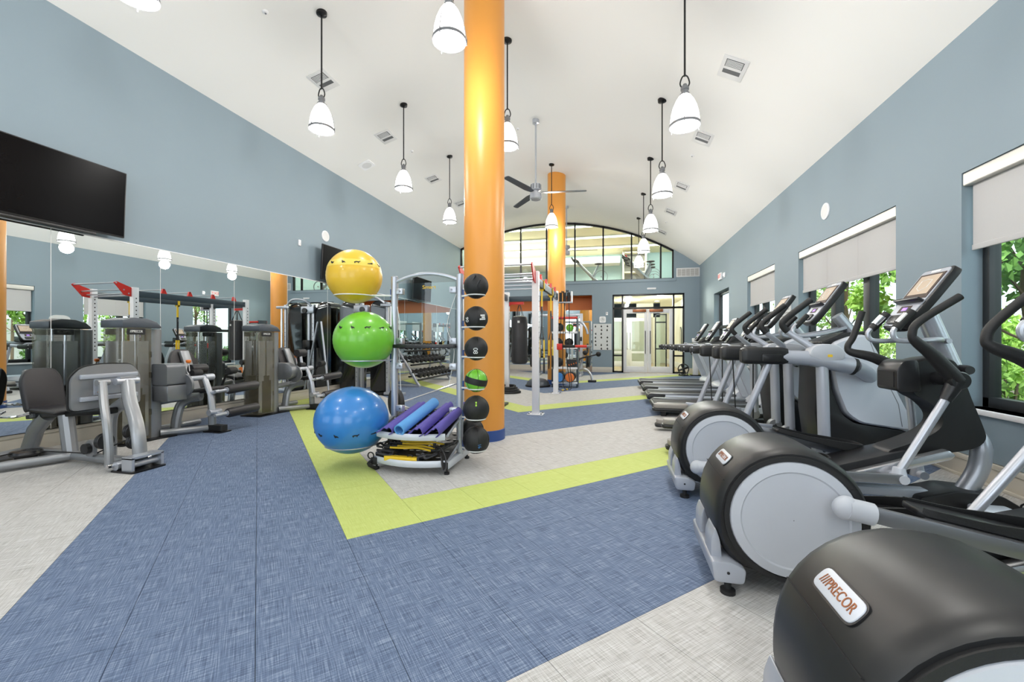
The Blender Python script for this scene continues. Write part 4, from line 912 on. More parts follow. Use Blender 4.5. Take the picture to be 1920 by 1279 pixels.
for k, (x, lab) in enumerate(((-1.14, 'long black resistance loop hanging to the floor from the rig peg'), (-1.04, 'long black resistance loop on the outer rig peg'))):
    t = thing('resistance_loop', lab, 'resistance band', (x, 9.53, .06 + .02 * k), group='long loops on the rig')
    MB().tube(cr([(-.03, 0, 2.20), (-.06 - .03 * k, 0, 1.3), (-.2 + .1 * k, 0, .32), (-.12 + .05 * k, 0, .06), (.06, 0, .02), (.16 - .06 * k, 0, .15), (.1 - .04 * k, 0, .6), (.05, 0, 1.4), (.03, 0, 2.20), (0, 0, 2.235)], 6, True), .014, 7, closed=True, flat=.6).build('loop', 'black_rubber', t); MB().bb(-.02, .02, -.012, .012, .005, .04).build('size_tag', 'yellow', t)
t = thing('battle_rope', 'coiled black battle rope at the foot of the rig post', 'rope', (-2.38, 9.4, 0))
pts = []
for k in range(110):
    a = k * .38; r = .27 - .0012 * k; pts.append((r * math.cos(a), r * math.sin(a), .026 + .046 * (k // 33) + .012 * ((k % 33) / 33)))
MB().tube(pts, .024, 7).build('coil', 'black_rubber', t); MB().tube([(-.1, -.05, .14), (-.12, -.1, .32)], .028, 8).lathe([(.03, .3), (.034, .33), (.02, .36)], (-.12, -.1, 0), 'z', 12).build('rope_grip', 'black_plastic', t)
t = thing('balance_dome', 'dark blue grey balance dome on the floor behind the rig', 'balance trainer', (-1.97, 10.95, 0))
MB().lathe([(.33, .0), (.34, .03), (.32, .05)], n=36).build('platform', 'black_rubber', t); MB().lathe([(.31, .05), (.28, .13), (.2, .19), (.1, .22), (.002, .23)], n=36).build('dome', 'slate_cap', t)
# storage shelves with balls
t = thing('storage_rack', 'white tiered storage rack standing before the far column', 'rack', (-1.25, 10.98, 0))
for x in (-.32, .32): MB().bb(x - .02, x + .02, -.16, .16, 0, 1.85).build('side_frame', 'beam_dark', t, bevel=.005)
for z, m in ((1.80, 'red'), (1.42, 'rig_white'), (1.02, 'rig_white'), (.5, 'rig_white'), (.12, 'rig_white')): MB().bb(-.33, .33, -.18, .18, z - .025, z + .025).build('shelf', m, t, bevel=.006)
MB().tube(cr([(.32, 0, 1.7), (.45, -.02, 1.66), (.55, -.04, 1.5), (.58, -.05, 1.38)]), .03, 10).build('hook_arm', 'silver', t)
for k, (x, z, r, m, lab) in enumerate(((-.15, 1.445, .11, 'black_rubber', 'black medicine ball on the white storage rack'), (.12, 1.445, .1, 'green_ball', 'green medicine ball on the white storage rack'), (-.18, 1.045, .115, 'black_rubber', 'black medicine ball on the middle shelf of the white rack'), (.1, 1.045, .115, 'weight_iron', 'charcoal medicine ball on the middle shelf of the white rack'), (-.17, .525, .12, 'black_rubber', 'black medicine ball on the low shelf of the white rack'))):
    b_ = thing('medicine_ball', lab, 'medicine ball', (-1.25 + x, 10.96, z), group='medicine balls on the white rack')
    MB().sphere((0, 0, r), r, 20, 12).build('skin', m, b_, sharp=80); MB().tube([(r * 1.003 * math.cos(a), 0, r + r * 1.003 * math.sin(a)) for a in [2 * math.pi * j / 28 for j in range(28)]], .002, 5, closed=True).build('seam', 'black_plastic', b_)
b_ = thing('storage_bin', 'black bin full of orange handles on the white rack', 'bin', (-1.08, 10.95, .525)); MB().prism(rnd([(-.11, 0), (.11, 0), (.13, .2), (-.13, .2)], .02), -.13, .13, 'y').build('tub', 'black_plastic', b_)
for k in range(4): MB().tube([(-.09 + k * .06, -.05, .19), (-.05 + k * .06, -.14, .04 + .02 * k)], .013, 7).build('handle', 'orange_plastic', b_)
for k, (x, m, lab) in enumerate(((-.17, 'blue_ball', 'black training bag with blue end lying on the rack base'), (.1, 'orange_plastic', 'black training bag with orange end lying on the rack base'))):
    b_ = thing('training_bag', lab, 'training bag', (-1.2 + x, 10.96, .145)); MB().tube([(0, -.3, .13), (0, .2, .13)], .125, 22).build('body', 'black_vinyl', b_, bevel=.01); MB().lathe([(.115, -.305), (.105, -.312), (.002, -.312)], (0, 0, .13), 'y', 22).build('end_cap', m, b_)
# squat rack at the alcove
t = thing('squat_rack', 'silver squat rack with black plates in front of the orange alcove', 'squat rack', (-1.85, 14.6, 0))
for x in (-.74, .74):
    MB().bb(x - .05, x + .05, -.05, .05, 0, 2.15).build('upright', 'silver', t, bevel=.008); MB().bb(x - .04, x + .04, -.5, .45, 0, .07).build('foot_beam', 'silver', t, bevel=.008)
    for z in (.5, .95): MB().tube([(x, .0, z), (x + (.28 if x > 0 else -.28), 0, z)], .024, 10).build('plate_peg', 'chrome', t)
    MB().bb(x - .03, x + .03, -.16, -.05, 1.2, 1.34).build('bar_hook', 'black_metal', t, bevel=.006)
MB().bb(-.74, .74, -.04, .04, 2.06, 2.14).build('top_beam', 'silver', t, bevel=.008)
for x, z, r in ((-1.0, .5, .22), (-.93, .5, .22), (.93, .5, .22), (1.0, .5, .2), (-.95, .95, .17), (.95, .95, .16)):
    b_ = thing('weight_plate', 'black weight plate on a peg of the squat rack', 'weight plate', (-1.85 + x, 14.6, z), group='plates on the squat rack')
    MB().lathe([(.026, -.028), (r * .5, -.028), (r * .55, -.016), (r * .88, -.016), (r * .92, -.028), (r, -.022), (r, .022), (r * .92, .028), (r * .88, .016), (r * .55, .016), (r * .5, .028), (.026, .028)], axis='x', n=30, cap=False).build('disc', 'black_rubber', b_); MB().lathe([(.027, -.03), (.04, -.03), (.04, .03), (.027, .03)], axis='x', n=16, cap=False).build('hub_ring', 'chrome', b_)
t = thing('roman_chair', 'silver back extension bench with black rollers near the glass doors', 'exercise bench', (-.95, 12.5, 0))
MB().tube(cr([(.32, -.1, .03), (.28, -.06, .22), (.12, 0, .36), (-.12, .05, .3), (-.3, .1, .2)]), .036, 10).build('curved_frame', 'silver', t)
MB().bb(.2, .44, -.16, -.04, 0, .06).bb(-.42, -.24, .0, .2, 0, .05).build('foot', 'black_rubber', t, bevel=.015)
MB().tube([(-.12, .05, .3), (.02, 0, .62), (.08, 0, .85)], .032, 10).build('upright', 'silver', t)
MB().tube([(-.22, -.12, .64), (.5, -.12, .82)], .022, 10).build('roller_bar', 'black_metal', t)
for p in ((.12, -.12, .86), (.5, -.12, .82)): MB().sphere(p, .075, 18, 12).build('roller_pad', 'black_rubber', t)
MB().box((-.16, 0, .62), (.3, .3, .07), (0, R(-20), 0)).build('hip_pad', 'black_vinyl', t, bevel=.02)
# ---- dumbbell rack along the mirror
t = thing('dumbbell_rack', 'three tier silver dumbbell rack along the mirror wall', 'dumbbell rack', (-5.35, 11.05, 0))
TIER = [(.24, .30), (.62, .10), (.98, -.08)]
for y in (-1.05, 1.05):
    MB().tube([(.42, y, .03), (-.28, y, 1.1)], .04, 10, flat=.8).bb(-.4, .45, y - .05, y + .05, 0, .05).tube([(-.3, y, .04), (-.2, y, .9)], .03, 8).build('end_frame', 'silver', t)
for z, x in TIER:
    q = MB(); 
    for dx, dz in ((-.12, .03), (.14, -.05)): q.box((x + dx, 0, z + dz), (.05, 2.3, .035), (0, R(16), 0))
    q.build('shelf_rail', 'black_metal', t, bevel=.006)
def dumbbell(loc, s, label):
    b_ = thing('dumbbell', label, 'dumbbell', loc, group='dumbbells on the mirror rack'); b_.rotation_euler = (0, R(16), 0)
    for sx in (-1, 1): MB().lathe([(.5 * s, -.05 * 1), (s, -.042), (s, .042), (.5 * s, .05)], (sx * .11, 0, 0), 'x', 8).build('head', 'black_rubber', b_)
    MB().tube([(-.07, 0, 0), (.07, 0, 0)], .016, 8).build('grip', 'chrome', b_)
for ti, (z, x) in enumerate(TIER):
    nn = 9; s = (.078, .066, .05)[ti]
    for k in range(nn): dumbbell((x + .01, -11.05 + 11.05 - 1.0 + k * 2.0 / (nn - 1) + 11.05, z + s + .025), s, ('black round dumbbell on the lowest rack tier', 'black round dumbbell on the middle rack tier', 'small black dumbbell on the top rack tier')[ti])
for o_ in [o for o in COL.objects if o.name.startswith('dumbbell') and o.get('category') == 'dumbbell']: o_.location.x += -5.35
t = thing('barbell', 'long barbell with a black bumper plate resting behind the ball rack', 'barbell', (-3.3, 5.9, 0))
A_, B_ = Vector((.05, -.05, .23)), Vector((1.05, 1.55, .62)); D_ = (B_ - A_).normalized()
MB().tube([A_, A_ + D_ * 1.55], .014, 10).build('shaft', 'chrome', t); MB().tube([A_ + D_ * 1.5, B_], .025, 12).build('sleeve', 'chrome', t); MB().tube([A_ + D_ * 1.46, A_ + D_ * 1.5], .045, 14).build('collar', 'gunmetal', t)
MB().lathe([(.03, -.035), (.12, -.035), (.13, -.02), (.21, -.02), (.23, -.03), (.23, .03), (.21, .02), (.13, .02), (.12, .035), (.03, .035)], (0, 0, .23), 'x', 34, False).xf(Matrix.Rotation(R(55), 4, 'Z')).build('bumper_plate', 'black_rubber', t)
t = thing('landmine_stand', 'low black stand with silver rail holding the barbell end', 'stand', (-2.2, 7.5, 0))
MB().bb(-.25, .25, -.2, .2, 0, .04).build('base', 'black_metal', t, bevel=.006); MB().bb(-.03, .03, -.03, .03, .04, .56).build('stem', 'silver', t, bevel=.005); MB().prism(rnd([(-.06, .54), (.06, .54), (.06, .63), (.03, .6), (-.03, .6), (-.06, .63)], .01), -.04, .04, 'y').build('cradle', 'red', t)
t = thing('wipe_stand', 'white wipe dispenser stand in the corner by the doors', 'stand', (2.72, 15.6, 0))
MB().bb(-.08, .08, -.08, .08, .02, 1.15).build('column', 'white_paint', t, bevel=.01); MB().bb(-.16, .16, -.16, .16, 0, .03).build('base', 'black_metal', t, bevel=.005); MB().bb(-.14, .02, -.12, .06, .72, .9).build('dispenser', 'black_plastic', t, bevel=.02); MB().bb(-.09, .09, -.1, .1, 1.15, 1.3).build('top_box', 'white_paint', t, bevel=.01)
t = thing('floor_fan', 'small black floor fan beside the glass doors', 'fan', (2.3, 15.35, 0))
MB().tube([(.17 * math.cos(a), 0, .24 + .17 * math.sin(a)) for a in [2 * math.pi * j / 24 for j in range(24)]], .018, 8, closed=True).build('guard_ring', 'black_plastic', t)
for k in range(4):
    a = R(90 * k + 20); MB().box((.08 * math.cos(a), 0, .24 + .08 * math.sin(a)), (.15, .012, .07), (R(20), -a, 0)).build('blade', 'black_rubber', t)
MB().sphere((0, 0, .24), .05, 14, 8).build('hub', 'black_rubber', t); MB().tube([(-.16, 0, .03), (.16, 0, .03)], .022, 8).tube([(-.12, 0, .03), (-.15, 0, .2)], .014, 6).tube([(.12, 0, .03), (.15, 0, .2)], .014, 6).tube([(0, -.12, .03), (0, .12, .03)], .022, 8).build('stand', 'black_plastic', t)
# ================================================================ CARDIO ROW
def console(t, b, tp, w=.34, th=.055, tan=True, kind='screen'):
    """tilted console between bottom and top centre points in the xz plane; face looks back and up"""
    b = Vector((b[0], 0, b[1])); tp = Vector((tp[0], 0, tp[1])); L = (tp - b).length; a = math.atan2(tp.x - b.x, tp.z - b.z)
    M = Matrix.Translation(b) @ Matrix.Rotation(a, 4, 'Y')      # local z along console, local -x faces the user
    hw = w / 2
    body = MB().prism(rnd([(-hw * .72, 0), (hw * .72, 0), (hw * .92, L * .2), (hw, L * .5), (hw, L * .93), (hw * .9, L), (-hw * .9, L), (-hw, L * .93), (-hw, L * .5), (-hw * .92, L * .2)], .04), -th / 2, th / 2, 'x').xf(M).build('console', 'black_satin', t, bevel=.008)
    MB().prism(rnd([(-hw * .66, L * .03), (hw * .66, L * .03), (hw * .82, L * .22), (hw * .9, L * .5), (hw * .9, L * .97), (-hw * .9, L * .97), (-hw * .9, L * .5), (-hw * .82, L * .22)], .03), -th / 2 - .006, -th / 2, 'x').xf(M).build('face_plate', 'silver_paint', body, sharp=40)
    MB().bb(-th / 2 - .0095, -th / 2 - .006, -hw * .8, hw * .8, L * .48, L * .9).xf(M).build('screen_frame', 'brown_strap', body, sharp=0)
    MB().bb(-th / 2 - .011, -th / 2 - .0095, -hw * .66, hw * .66, L * .55, L * .87).xf(M).build('screen', 'tan_screen', body, sharp=0)
    MB().tube([(0, -.05, L * .66), (0, -.05, L * .78), (0, 0, L * .8), (0, .05, L * .78), (0, .05, L * .66), (0, 0, L * .6)], .0025, 4, closed=True).xf(Matrix.Translation((0, 0, 0)) @ M @ Matrix.Translation((-th / 2 - .0115, 0, 0))).build('screen_emblem', 'print_white', body, sharp=0)
    MB().bb(-th / 2 - .05, -th / 2 - .004, -hw * .86, hw * .86, L * .405, L * .445).xf(M).build('reading_ledge', 'black_plastic', body, bevel=.006)
    MB().bb(-th / 2 - .008, -th / 2 - .006, -hw * .38, hw * .38, L * .25, L * .36).xf(M).build('display', 'brown_strap', body, sharp=0)
    MB().bb(-th / 2 - .0095, -th / 2 - .008, -hw * .16, hw * .16, L * .28, L * .33).xf(M).build('lit_digits', 'purple_led', body, sharp=0)
    MB().prism(rnd([(-hw * .45, L * .06), (hw * .45, L * .06), (hw * .5, L * .2), (-hw * .5, L * .2)], .02), -th / 2 - .02, -th / 2 - .006, 'x').xf(M).build('keypad', 'black_plastic', body, bevel=.004)
    MB().bb(-th / 2 - .008, -th / 2 - .006, -hw * .28, hw * .28, L * .925, L * .96).xf(M).build('top_label', 'print_white', body, sharp=0)
    return body
def elliptical(loc, near, far, label, piv=((1.40, .94), (1.43, .95))):
    """near / far = (crank pin x,z, rod foot x,z, bend x,z, top x,z); origin under the drum centre"""
    t = thing('elliptical_trainer', label, 'elliptical trainer', loc, group='elliptical trainers')
    DZ = .375
    out = []
    for k in range(40):
        a = 2 * math.pi * k / 40; r = .325
        x = r * math.cos(a); z = DZ + r * math.sin(a)
        if z < .12: z = .12 + (z - .12) * .35
        if x < 0 and z < .4: x *= 1 + .10 * min(1, (.4 - z) / .3)
        out.append((x, z))
    HW = .215
    MB().loft(out, [(-HW, .93), (-HW + .012, .965), (-HW + .05, 1.0), (HW - .05, 1.0), (HW - .012, .965), (HW, .93)], (0, DZ)).build('drum_shell', 'black_satin', t, sharp=40)
    for s in (-1, 1):
        y = s * HW
        MB().lathe([(.292, y - s * .004), (.292, y + s * .012), (.270, y + s * .012), (.270, y - s * .004)], (0, 0, DZ), 'y', 56, False).build('drum_gasket', 'black_rubber', t)
        MB().lathe([(.270, y + s * .002), (.264, y + s * .016), (.225, y + s * .022), (.218, y + s * .016), (.002, y + s * .012)], (0, 0, DZ), 'y', 56, False).build('side_disc', 'light_grey', t, sharp=28)
    # rear badge
    M = Matrix.Translation((0, 0, DZ)) @ Matrix.Rotation(R(-48), 4, 'Y') @ Matrix.Translation((0, 0, .327))
    bd = MB().prism(rrect(-.03, .03, -.09, .09, .024, 5), -.004, .004, 'z').xf(M).build('badge', 'panel_grey', t, bevel=.002)
    MB().prism(rrect(-.035, .035, -.095, .095, .028, 5), -.008, .001, 'z').xf(M).build('badge_rim', 'black_plastic', t)
    tx = lettering('///PRECOR', .038, 'bronze', bd, (0, 0, 0), (0, 0, 0), width=.145)
    tx.matrix_local = M @ Matrix.Translation((0, 0, .0048)) @ Matrix.Rotation(R(-90), 4, 'Z') @ Matrix.Diagonal((tx.scale.x, 1, 1, 1))
    # seam across the shell
    M2 = Matrix.Translation((0, 0, DZ)) @ Matrix.Rotation(R(-62), 4, 'Y')
    MB().bb(-.0015, .0015, -HW + .03, HW - .03, .32, .3265).xf(M2).build('shell_seam', 'ink', t, sharp=0)
    # rear foot
    MB().prism(rnd([(-.34, .06), (-.21, .06), (-.2, .13), (-.26, .16), (-.355, .16)], .02), -.25, .25, 'y').build('rear_foot', 'silver_paint', t, bevel=.01)
    for s in (-1, 1):
        MB().prism(rnd([(-.345, .1), (-.29, .1), (-.305, .24), (-.325, .30), (-.345, .24)], .02), s * .06, s * .2, 'y').build('foot_fairing', 'silver_paint', t, bevel=.008)
        MB().lathe([(.034, 0), (.034, .018), (.016, .022), (.016, .07)], (-.275, s * .215, 0), 'z', 16).build('levelling_foot', 'black_rubber', t)
        MB().lathe([(.007, s * .248), (.007, s * .252)], (-.28, 0, .11), 'y', 8).build('bolt', 'ink', t)
    # rails and ramp
    MB().prism([(.24, .07), (.24, .13), (1.5, .13), (1.5, .07)], -.05, .05, 'y').build('base_beam', 'silver_paint', t, bevel=.008)
    MB().prism(rnd([(.28, .08), (.28, .14), (1.2, .43), (1.24, .36), (.5, .1)], .02), -.14, .14, 'y').build('ramp_deck', 'black_plastic', t, bevel=.006)
    for s in (-1, 1):
        MB().prism(rnd([(.40, .06), (.40, .115), (1.40, .46), (1.44, .425), (1.41, .395)], .015), s * .145, s * .21, 'y').build('ramp_rail', 'brushed_alu', t, bevel=.006)
    # front base
    MB().bb(1.55, 1.68, -.33, .33, .02, .085).build('front_foot', 'silver_paint', t, bevel=.012)
    MB().prism(rnd([(1.28, .02), (1.28, .10), (1.5, .165), (1.75, .15), (1.86, .08), (1.86, .02)], .03), -.13, .13, 'y').build('front_cover', 'black_satin', t, bevel=.015)
    MB().prism(rnd([(1.55, .09), (1.75, .09), (1.8, .06), (1.8, .02), (1.55, .02)], .015), -.3, -.13, 'y').build('front_plate', 'panel_grey', t, bevel=.01)
    for s in (-1, 1): MB().lathe([(.03, 0), (.03, .02)], (1.62, s * .3, 0), 'z', 14).build('levelling_foot', 'black_rubber', t)
    # C column
    C_ = [(1.10, .40), (1.2, .45), (1.30, .50), (1.385, .555), (1.43, .62), (1.42, .69), (1.35, .77), (1.27, .82), (1.23, .9), (1.23, 1.0), (1.30, 1.07), (1.45, 1.09), (1.525, 1.03), (1.60, .80), (1.665, .61), (1.68, .52), (1.62, .455), (1.48, .415), (1.30, .39), (1.12, .34)]
    cc = [tuple(v)[:2] for v in cr([(x, z, 0) for x, z in C_], 3, True)]
    MB().loft(cc, [(-.10, .965), (-.088, .99), (-.06, 1.0), (.06, 1.0), (.088, .99), (.10, .965)], (1.5, .66)).build('column_shell', 'black_satin', t, sharp=45)
    SP = cr([(1.525, 0, 1.06), (1.61, 0, .80), (1.68, 0, .61), (1.715, 0, .48), (1.70, 0, .30), (1.62, 0, .13), (1.58, 0, .06)], 5)
    MB().tube(SP, .06, 14, flat=.9, radii=[.028 + .034 * min(1, max(0, i - 11) / 5) for i in range(len(SP))]).build('column_spine', 'silver', t)
    MB().tube([(1.55, 0, .98), (1.40, 0, 1.38)], .062, 20).build('mast', 'silver', t)
    MB().lathe([(.028, -.14), (.034, -.12), (.034, .12), (.028, .14)], (1.56, 0, 1.0), 'y', 14).build('mast_knob', 'black_plastic', t)
    con = console(t, (1.20, 1.28), (1.50, 1.71), .31); con.name = 'console'
    # cup holder
    MB().prism(rnd([(1.15, .84), (1.15, 1.0), (1.19, 1.06), (1.28, 1.07), (1.3, .84)], .03), -.12, .12, 'y').build('cup_holder', 'black_plastic', t, bevel=.01); MB().bb(1.145, 1.152, -.09, .09, .87, .98).build('holder_pocket', 'ink', t)
    # fixed bars
    for s in (-1, 1):
        MB().tube(cr([(1.47, s * .03, 1.2), (1.38, s * .14, 1.21), (1.22, s * .16, 1.20), (1.13, s * .15, 1.21), (1.11, s * .15, 1.26), (1.14, s * .14, 1.31)], 5), .018, 10).build('fixed_bar', 'silver', t)
        g = MB().tube([(1.13, s * .145, 1.29), (1.23, s * .14, 1.41)], .028, 14).build('fixed_grip', 'black_rubber', t); MB().tube([(1.155, s * .144 - s * .004, 1.32), (1.205, s * .142 - s * .004, 1.38)], .0275, 14, flat=1.0).xf(Matrix.Translation((-.006, 0, .004))).build('pulse_plate', 'chrome', g)
    MB().tube([(1.47, -.1, 1.2), (1.47, .1, 1.2)], .018, 10).build('fixed_bar', 'silver', t)
    # moving arms
    for s, (cx, cz, fx, fz, bx, bz, tx_, tz), (px, pz) in ((-1, *near[:0], near, piv[0]), (1, far, piv[1])):
        y = s * .27
        MB().tube([(px, s * .1, pz), (px, s * .3, pz)], .045, 16).build('pivot_axle', 'black_plastic', t)
        MB().lathe([(.055, s * .24), (.06, s * .26), (.06, s * .3), (.052, s * .312)], (px, 0, pz), 'y', 24).build('pivot_cap', 'black_satin', t)
        kx, kz = px + (fx - px) * .2, pz + (fz - pz) * .2
        MB().tube([(px, y, pz), (kx, y, kz)], .05, 12, radii=[.05, .034]).build('arm_socket', 'black_plastic', t)
        P_ = cr([(px, y, pz), (px + (bx - px) * .55, s * .30, pz + (bz - pz) * .55), (bx + .02, s * .325, bz - .05), (bx, s * .33, bz), (bx + .04, s * .33, bz + .08), (tx_, s * .33, tz)], 5); n_ = len(P_)
        MB().tube(P_, .025, 12, radii=[.05 - .026 * min(1, i / (n_ * .5)) for i in range(n_)]).build('moving_handle', 'black_rubber', t)
        MB().tube([(kx, y, kz), (fx, y, fz + .04)], .026, 14).build('link_rod', 'silver', t)
        MB().tube([(fx, y, fz + .07), (fx, y, fz - .02)], .04, 14, radii=[.033, .05]).build('rod_joint', 'panel_grey', t)
        # crank and pedal arm
        yc = s * .305
        MB().tube([(cx, yc, cz), (cx + (fx - cx) * .1, yc, cz + (fz - cz) * .1)], .047, 16).sphere((cx, yc, cz), .052, 16, 10, (1, .8, 1)).build('crank_cover', 'light_grey', t)
        d = Vector((fx - cx, 0, fz - cz)); L = d.length; an = -math.atan2(d.z, d.x)
        MB().bb(0, L, -.018, .018, -.032, .032).xf(Matrix.Translation((cx, yc, cz)) @ Matrix.Rotation(an, 4, 'Y')).build('pedal_arm', 'gunmetal', t, bevel=.005)
        MB().tube([(fx, s * .19, fz), (fx, s * .33, fz)], .03, 14).build('arm_joint', 'panel_grey', t)
        # pedal
        q = MB(); pf = [(.30, .0), (.42, -.0), (.84, 0), (.88, .035), (.88, .075), (.86, .09), (.62, .06), (.40, .05), (.31, .075), (.28, .05)]
        Mx = Matrix.Translation((cx, s * .2, cz)) @ Matrix.Rotation(an, 4, 'Y') @ Matrix.Translation((0, 0, .03))
        MB().prism(rnd([(.28, -.075), (.84, -.085), (.89, -.06), (.89, .06), (.84, .085), (.28, .075)], .05), 0, .028, 'z').xf(Mx).build('pedal', 'black_plastic', t, bevel=.008)
        rim = [(.3, -.075), (.6, -.09), (.84, -.085), (.885, -.05), (.885, .05), (.84, .085), (.6, .09), (.3, .075)]
        rr = [tuple(v)[:2] for v in cr([(a, b_, 0) for a, b_ in rim], 4)]
        vs = []; fs = []
        for i, (a, b_) in enumerate(rr):
            hgt = .04 + .045 * max(0, (a - .5) / .4); vs += [(a, b_, .01), (a, b_, hgt), (a - .008, b_ * .88, hgt), (a - .008, b_ * .88, .02)]
        for i in range(len(rr) - 1):
            for j in range(4): fs.append((4 * i + j, 4 * i + (j + 1) % 4, 4 * i + 4 + (j + 1) % 4, 4 * i + 4 + j))
        fs += [(0, 1, 2, 3), tuple(4 * (len(rr) - 1) + j for j in (3, 2, 1, 0))]
        MB().add(vs, fs).xf(Mx).build('pedal_rim', 'black_rubber', t, sharp=50)
    cb = MB().tube(cr([(1.8, -.1, .06), (1.88, -.16, .1), (1.94, -.12, .13), (1.9, -.06, .08), (1.95, -.02, .03), (2.1, .0, .02)], 5), .006, 6).build('power_cord', 'ink', t)
    return t
elliptical((.80, 3.66, 0), (-.20, .26, 1.08, .27, 1.12, 1.25, 1.38, 1.49), (.19, .5, 1.50, .17, 1.06, 1.16, 1.16, 1.44), 'elliptical trainer standing next to the white motion trainers')
elliptical((.80, 2.40, 0), (.17, .48, 1.12, .30, 1.06, 1.2, 1.2, 1.46), (-.17, .29, .98, .24, 1.10, 1.22, 1.32, 1.48), 'elliptical trainer in the middle of the three ellipticals')
elliptical((.765, 1.16, 0), (.05, .25, 1.3, .22, 1.06, 1.2, 1.2, 1.46), (.0, .55, .98, .26, 1.10, 1.22, 1.32, 1.48), 'elliptical trainer with a readable rear badge at the end of the row')

def motion_trainer(loc, label):
    """origin at the rear tips of the side rails"""
    t = thing('motion_trainer', label, 'motion trainer', loc, group='motion trainers')
    W_ = .40
    MB().prism(rnd([(.78, .02), (1.48, .02), (1.50, .34), (1.06, .40), (.96, .48), (.87, .72), (.84, 1.12), (.74, 1.1), (.72, .5)], .03), -.2, .2, 'y').build('lower_body', 'black_satin', t, bevel=.012)
    up = rnd([(.86, 1.18), (1.0, 1.245), (1.15, 1.27), (1.24, 1.1), (1.36, .8), (1.53, .42), (1.51, .345), (1.1, .40), (.98, .49), (.9, .72), (.85, 1.0)], .05)
    MB().loft(up, [(-.235, .95), (-.22, .985), (-.19, 1.0), (.19, 1.0), (.22, .985), (.235, .95)], (1.15, .8)).build('body_panel', 'panel_grey', t, sharp=40)
    for s in (-1, 1): MB().tube([(1.17, s * .2355, 1.2), (1.25, s * .2355, .95), (1.40, s * .2355, .6), (1.43, s * .2355, .39)], .0025, 4).build('panel_seam', 'gunmetal', t)
    MB().prism(rnd([(.8, 1.13), (1.0, 1.235), (1.2, 1.265), (1.2, 1.3), (1.0, 1.28), (.78, 1.19)], .02), -.19, .19, 'y').build('top_shroud', 'black_satin', t, bevel=.01)
    MB().tube([(1.16, 0, 1.24), (1.0, 0, 1.46)], .055, 16).build('mast', 'silver', t)
    console(t, (.74, 1.37), (1.02, 1.78), .31)
    for s in (-1, 1):
        y = s * W_
        MB().loft([tuple(p) for p in rrect(y - .062, y + .062, .975, 1.14, .04)], [(.0, .75), (.02, .95), (.05, 1.0), (.36, 1.0), (.4, .86)], (y, 1.055), 'x').build('rail_cap', 'black_satin', t)
        MB().prism(rnd([(.17, 1.0), (.32, 1.0), (.34, 1.075), (.17, 1.075)], .015), s * (W_ + .05), s * (W_ + .072), 'y').build('cap_grip', 'black_plastic', t, bevel=.006)
        MB().tube([(.33, y, 1.05), (.60, y, 1.035), (.94, y, .965)], .068, 18, radii=[.062, .072, .078]).build('side_rail', 'silver_paint', t)
        MB().tube([(.94, y, .965), (.965, y, .958)], .08, 18).build('rail_collar', 'black_rubber', t)
        MB().tube([(.96, y * .98, .96), (1.1, s * .3, .9), (1.18, s * .2, .86)], .07, 14).build('rail_root', 'silver_paint', t)
        MB().prism(rnd([(.56, 1.06), (.60, 1.15), (.68, 1.175), (.8, 1.165), (.86, 1.11), (.86, 1.03), (.7, 1.0)], .04), y - .075, y + .075, 'y').build('hub_cover', 'light_grey', t, bevel=.015)
        MB().prism(rrect(.715, .755, 1.05, 1.075, .008), y + s * .0745, y + s * .0765, 'y').build('colour_mark', 'yellow', t, sharp=0)
        MB().tube([(.25, y, .99), (.06, y, .5), (-.10, y, .06)], .033, 12).build('rear_strut', 'silver_paint', t)
        MB().bb(-.16, -.04, y - .05, y + .05, 0, .06).build('strut_foot', 'black_rubber', t, bevel=.012)
        MB().tube([(.70, y, .97), (.72, y, .2)], .05, 16).build('support_post', 'silver_paint', t)
        MB().lathe([(.07, y - .045), (.075, y - .035), (.075, y + .035), (.07, y + .045)], (.70, 0, .17), 'y', 24).build('post_joint', 'pewter', t); MB().lathe([(.014, y - s * .02), (.014, y + s * .048)], (.70, 0, .17), 'y', 10).build('joint_bolt', 'ink', t)
        MB().bb(.5, .86, y - .06, y + .06, 0, .1).build('post_foot', 'black_satin', t, bevel=.02)
        P_ = cr([(.66, s * .36, 1.12), (.56, s * .33, 1.2), (.46, s * .30, 1.28), (.40, s * .30, 1.36), (.44, s * .31, 1.43), (.64, s * .32, 1.60)], 6)
        k = int(len(P_) * .45)
        MB().tube(P_[:k + 1], .026, 12, radii=[.034 - .008 * i / k for i in range(k + 1)]).build('arm_tube', 'silver_paint', t); MB().tube(P_[k:], .03, 12).build('arm_grip', 'black_rubber', t)
        MB().tube(cr([(1.05, s * .06, 1.33), (.8, s * .16, 1.27), (.6, s * .17, 1.25), (.54, s * .16, 1.30), (.58, s * .15, 1.37)], 5), .019, 10).build('fixed_bar', 'silver', t); MB().tube([(.57, s * .15, 1.34), (.68, s * .14, 1.46)], .026, 12).build('fixed_grip', 'black_rubber', t)
        zp = .12 if s < 0 else .27
        MB().prism(rnd([(-.66, -.07), (-.2, -.085), (-.2, .085), (-.66, .07)], .06), -.03, .03, 'z').xf(Matrix.Translation((0, s * .2, zp))).build('foot_pedal', 'grey_plastic', t, bevel=.012)
        MB().prism(rnd([(-.68, -.08), (-.19, -.095), (-.19, .095), (-.68, .08)], .06), -.075, -.028, 'z').xf(Matrix.Translation((0, s * .2, zp))).build('pedal_tray', 'black_satin', t, bevel=.015)
        MB().box((.14, s * .24, zp + .0), (.72, .05, .06), (0, R(4), 0)).build('pedal_link', 'silver_paint', t, bevel=.01)
        MB().tube([(.12, y - s * .03, 1.0), (.14, y - s * .1, zp + .02)], .007, 6).build('lift_belt', 'ink', t)
    MB().tube([(-.1, -W_, .05), (-.1, W_, .05)], .03, 10).build('rear_brace', 'silver_paint', t)
    return t
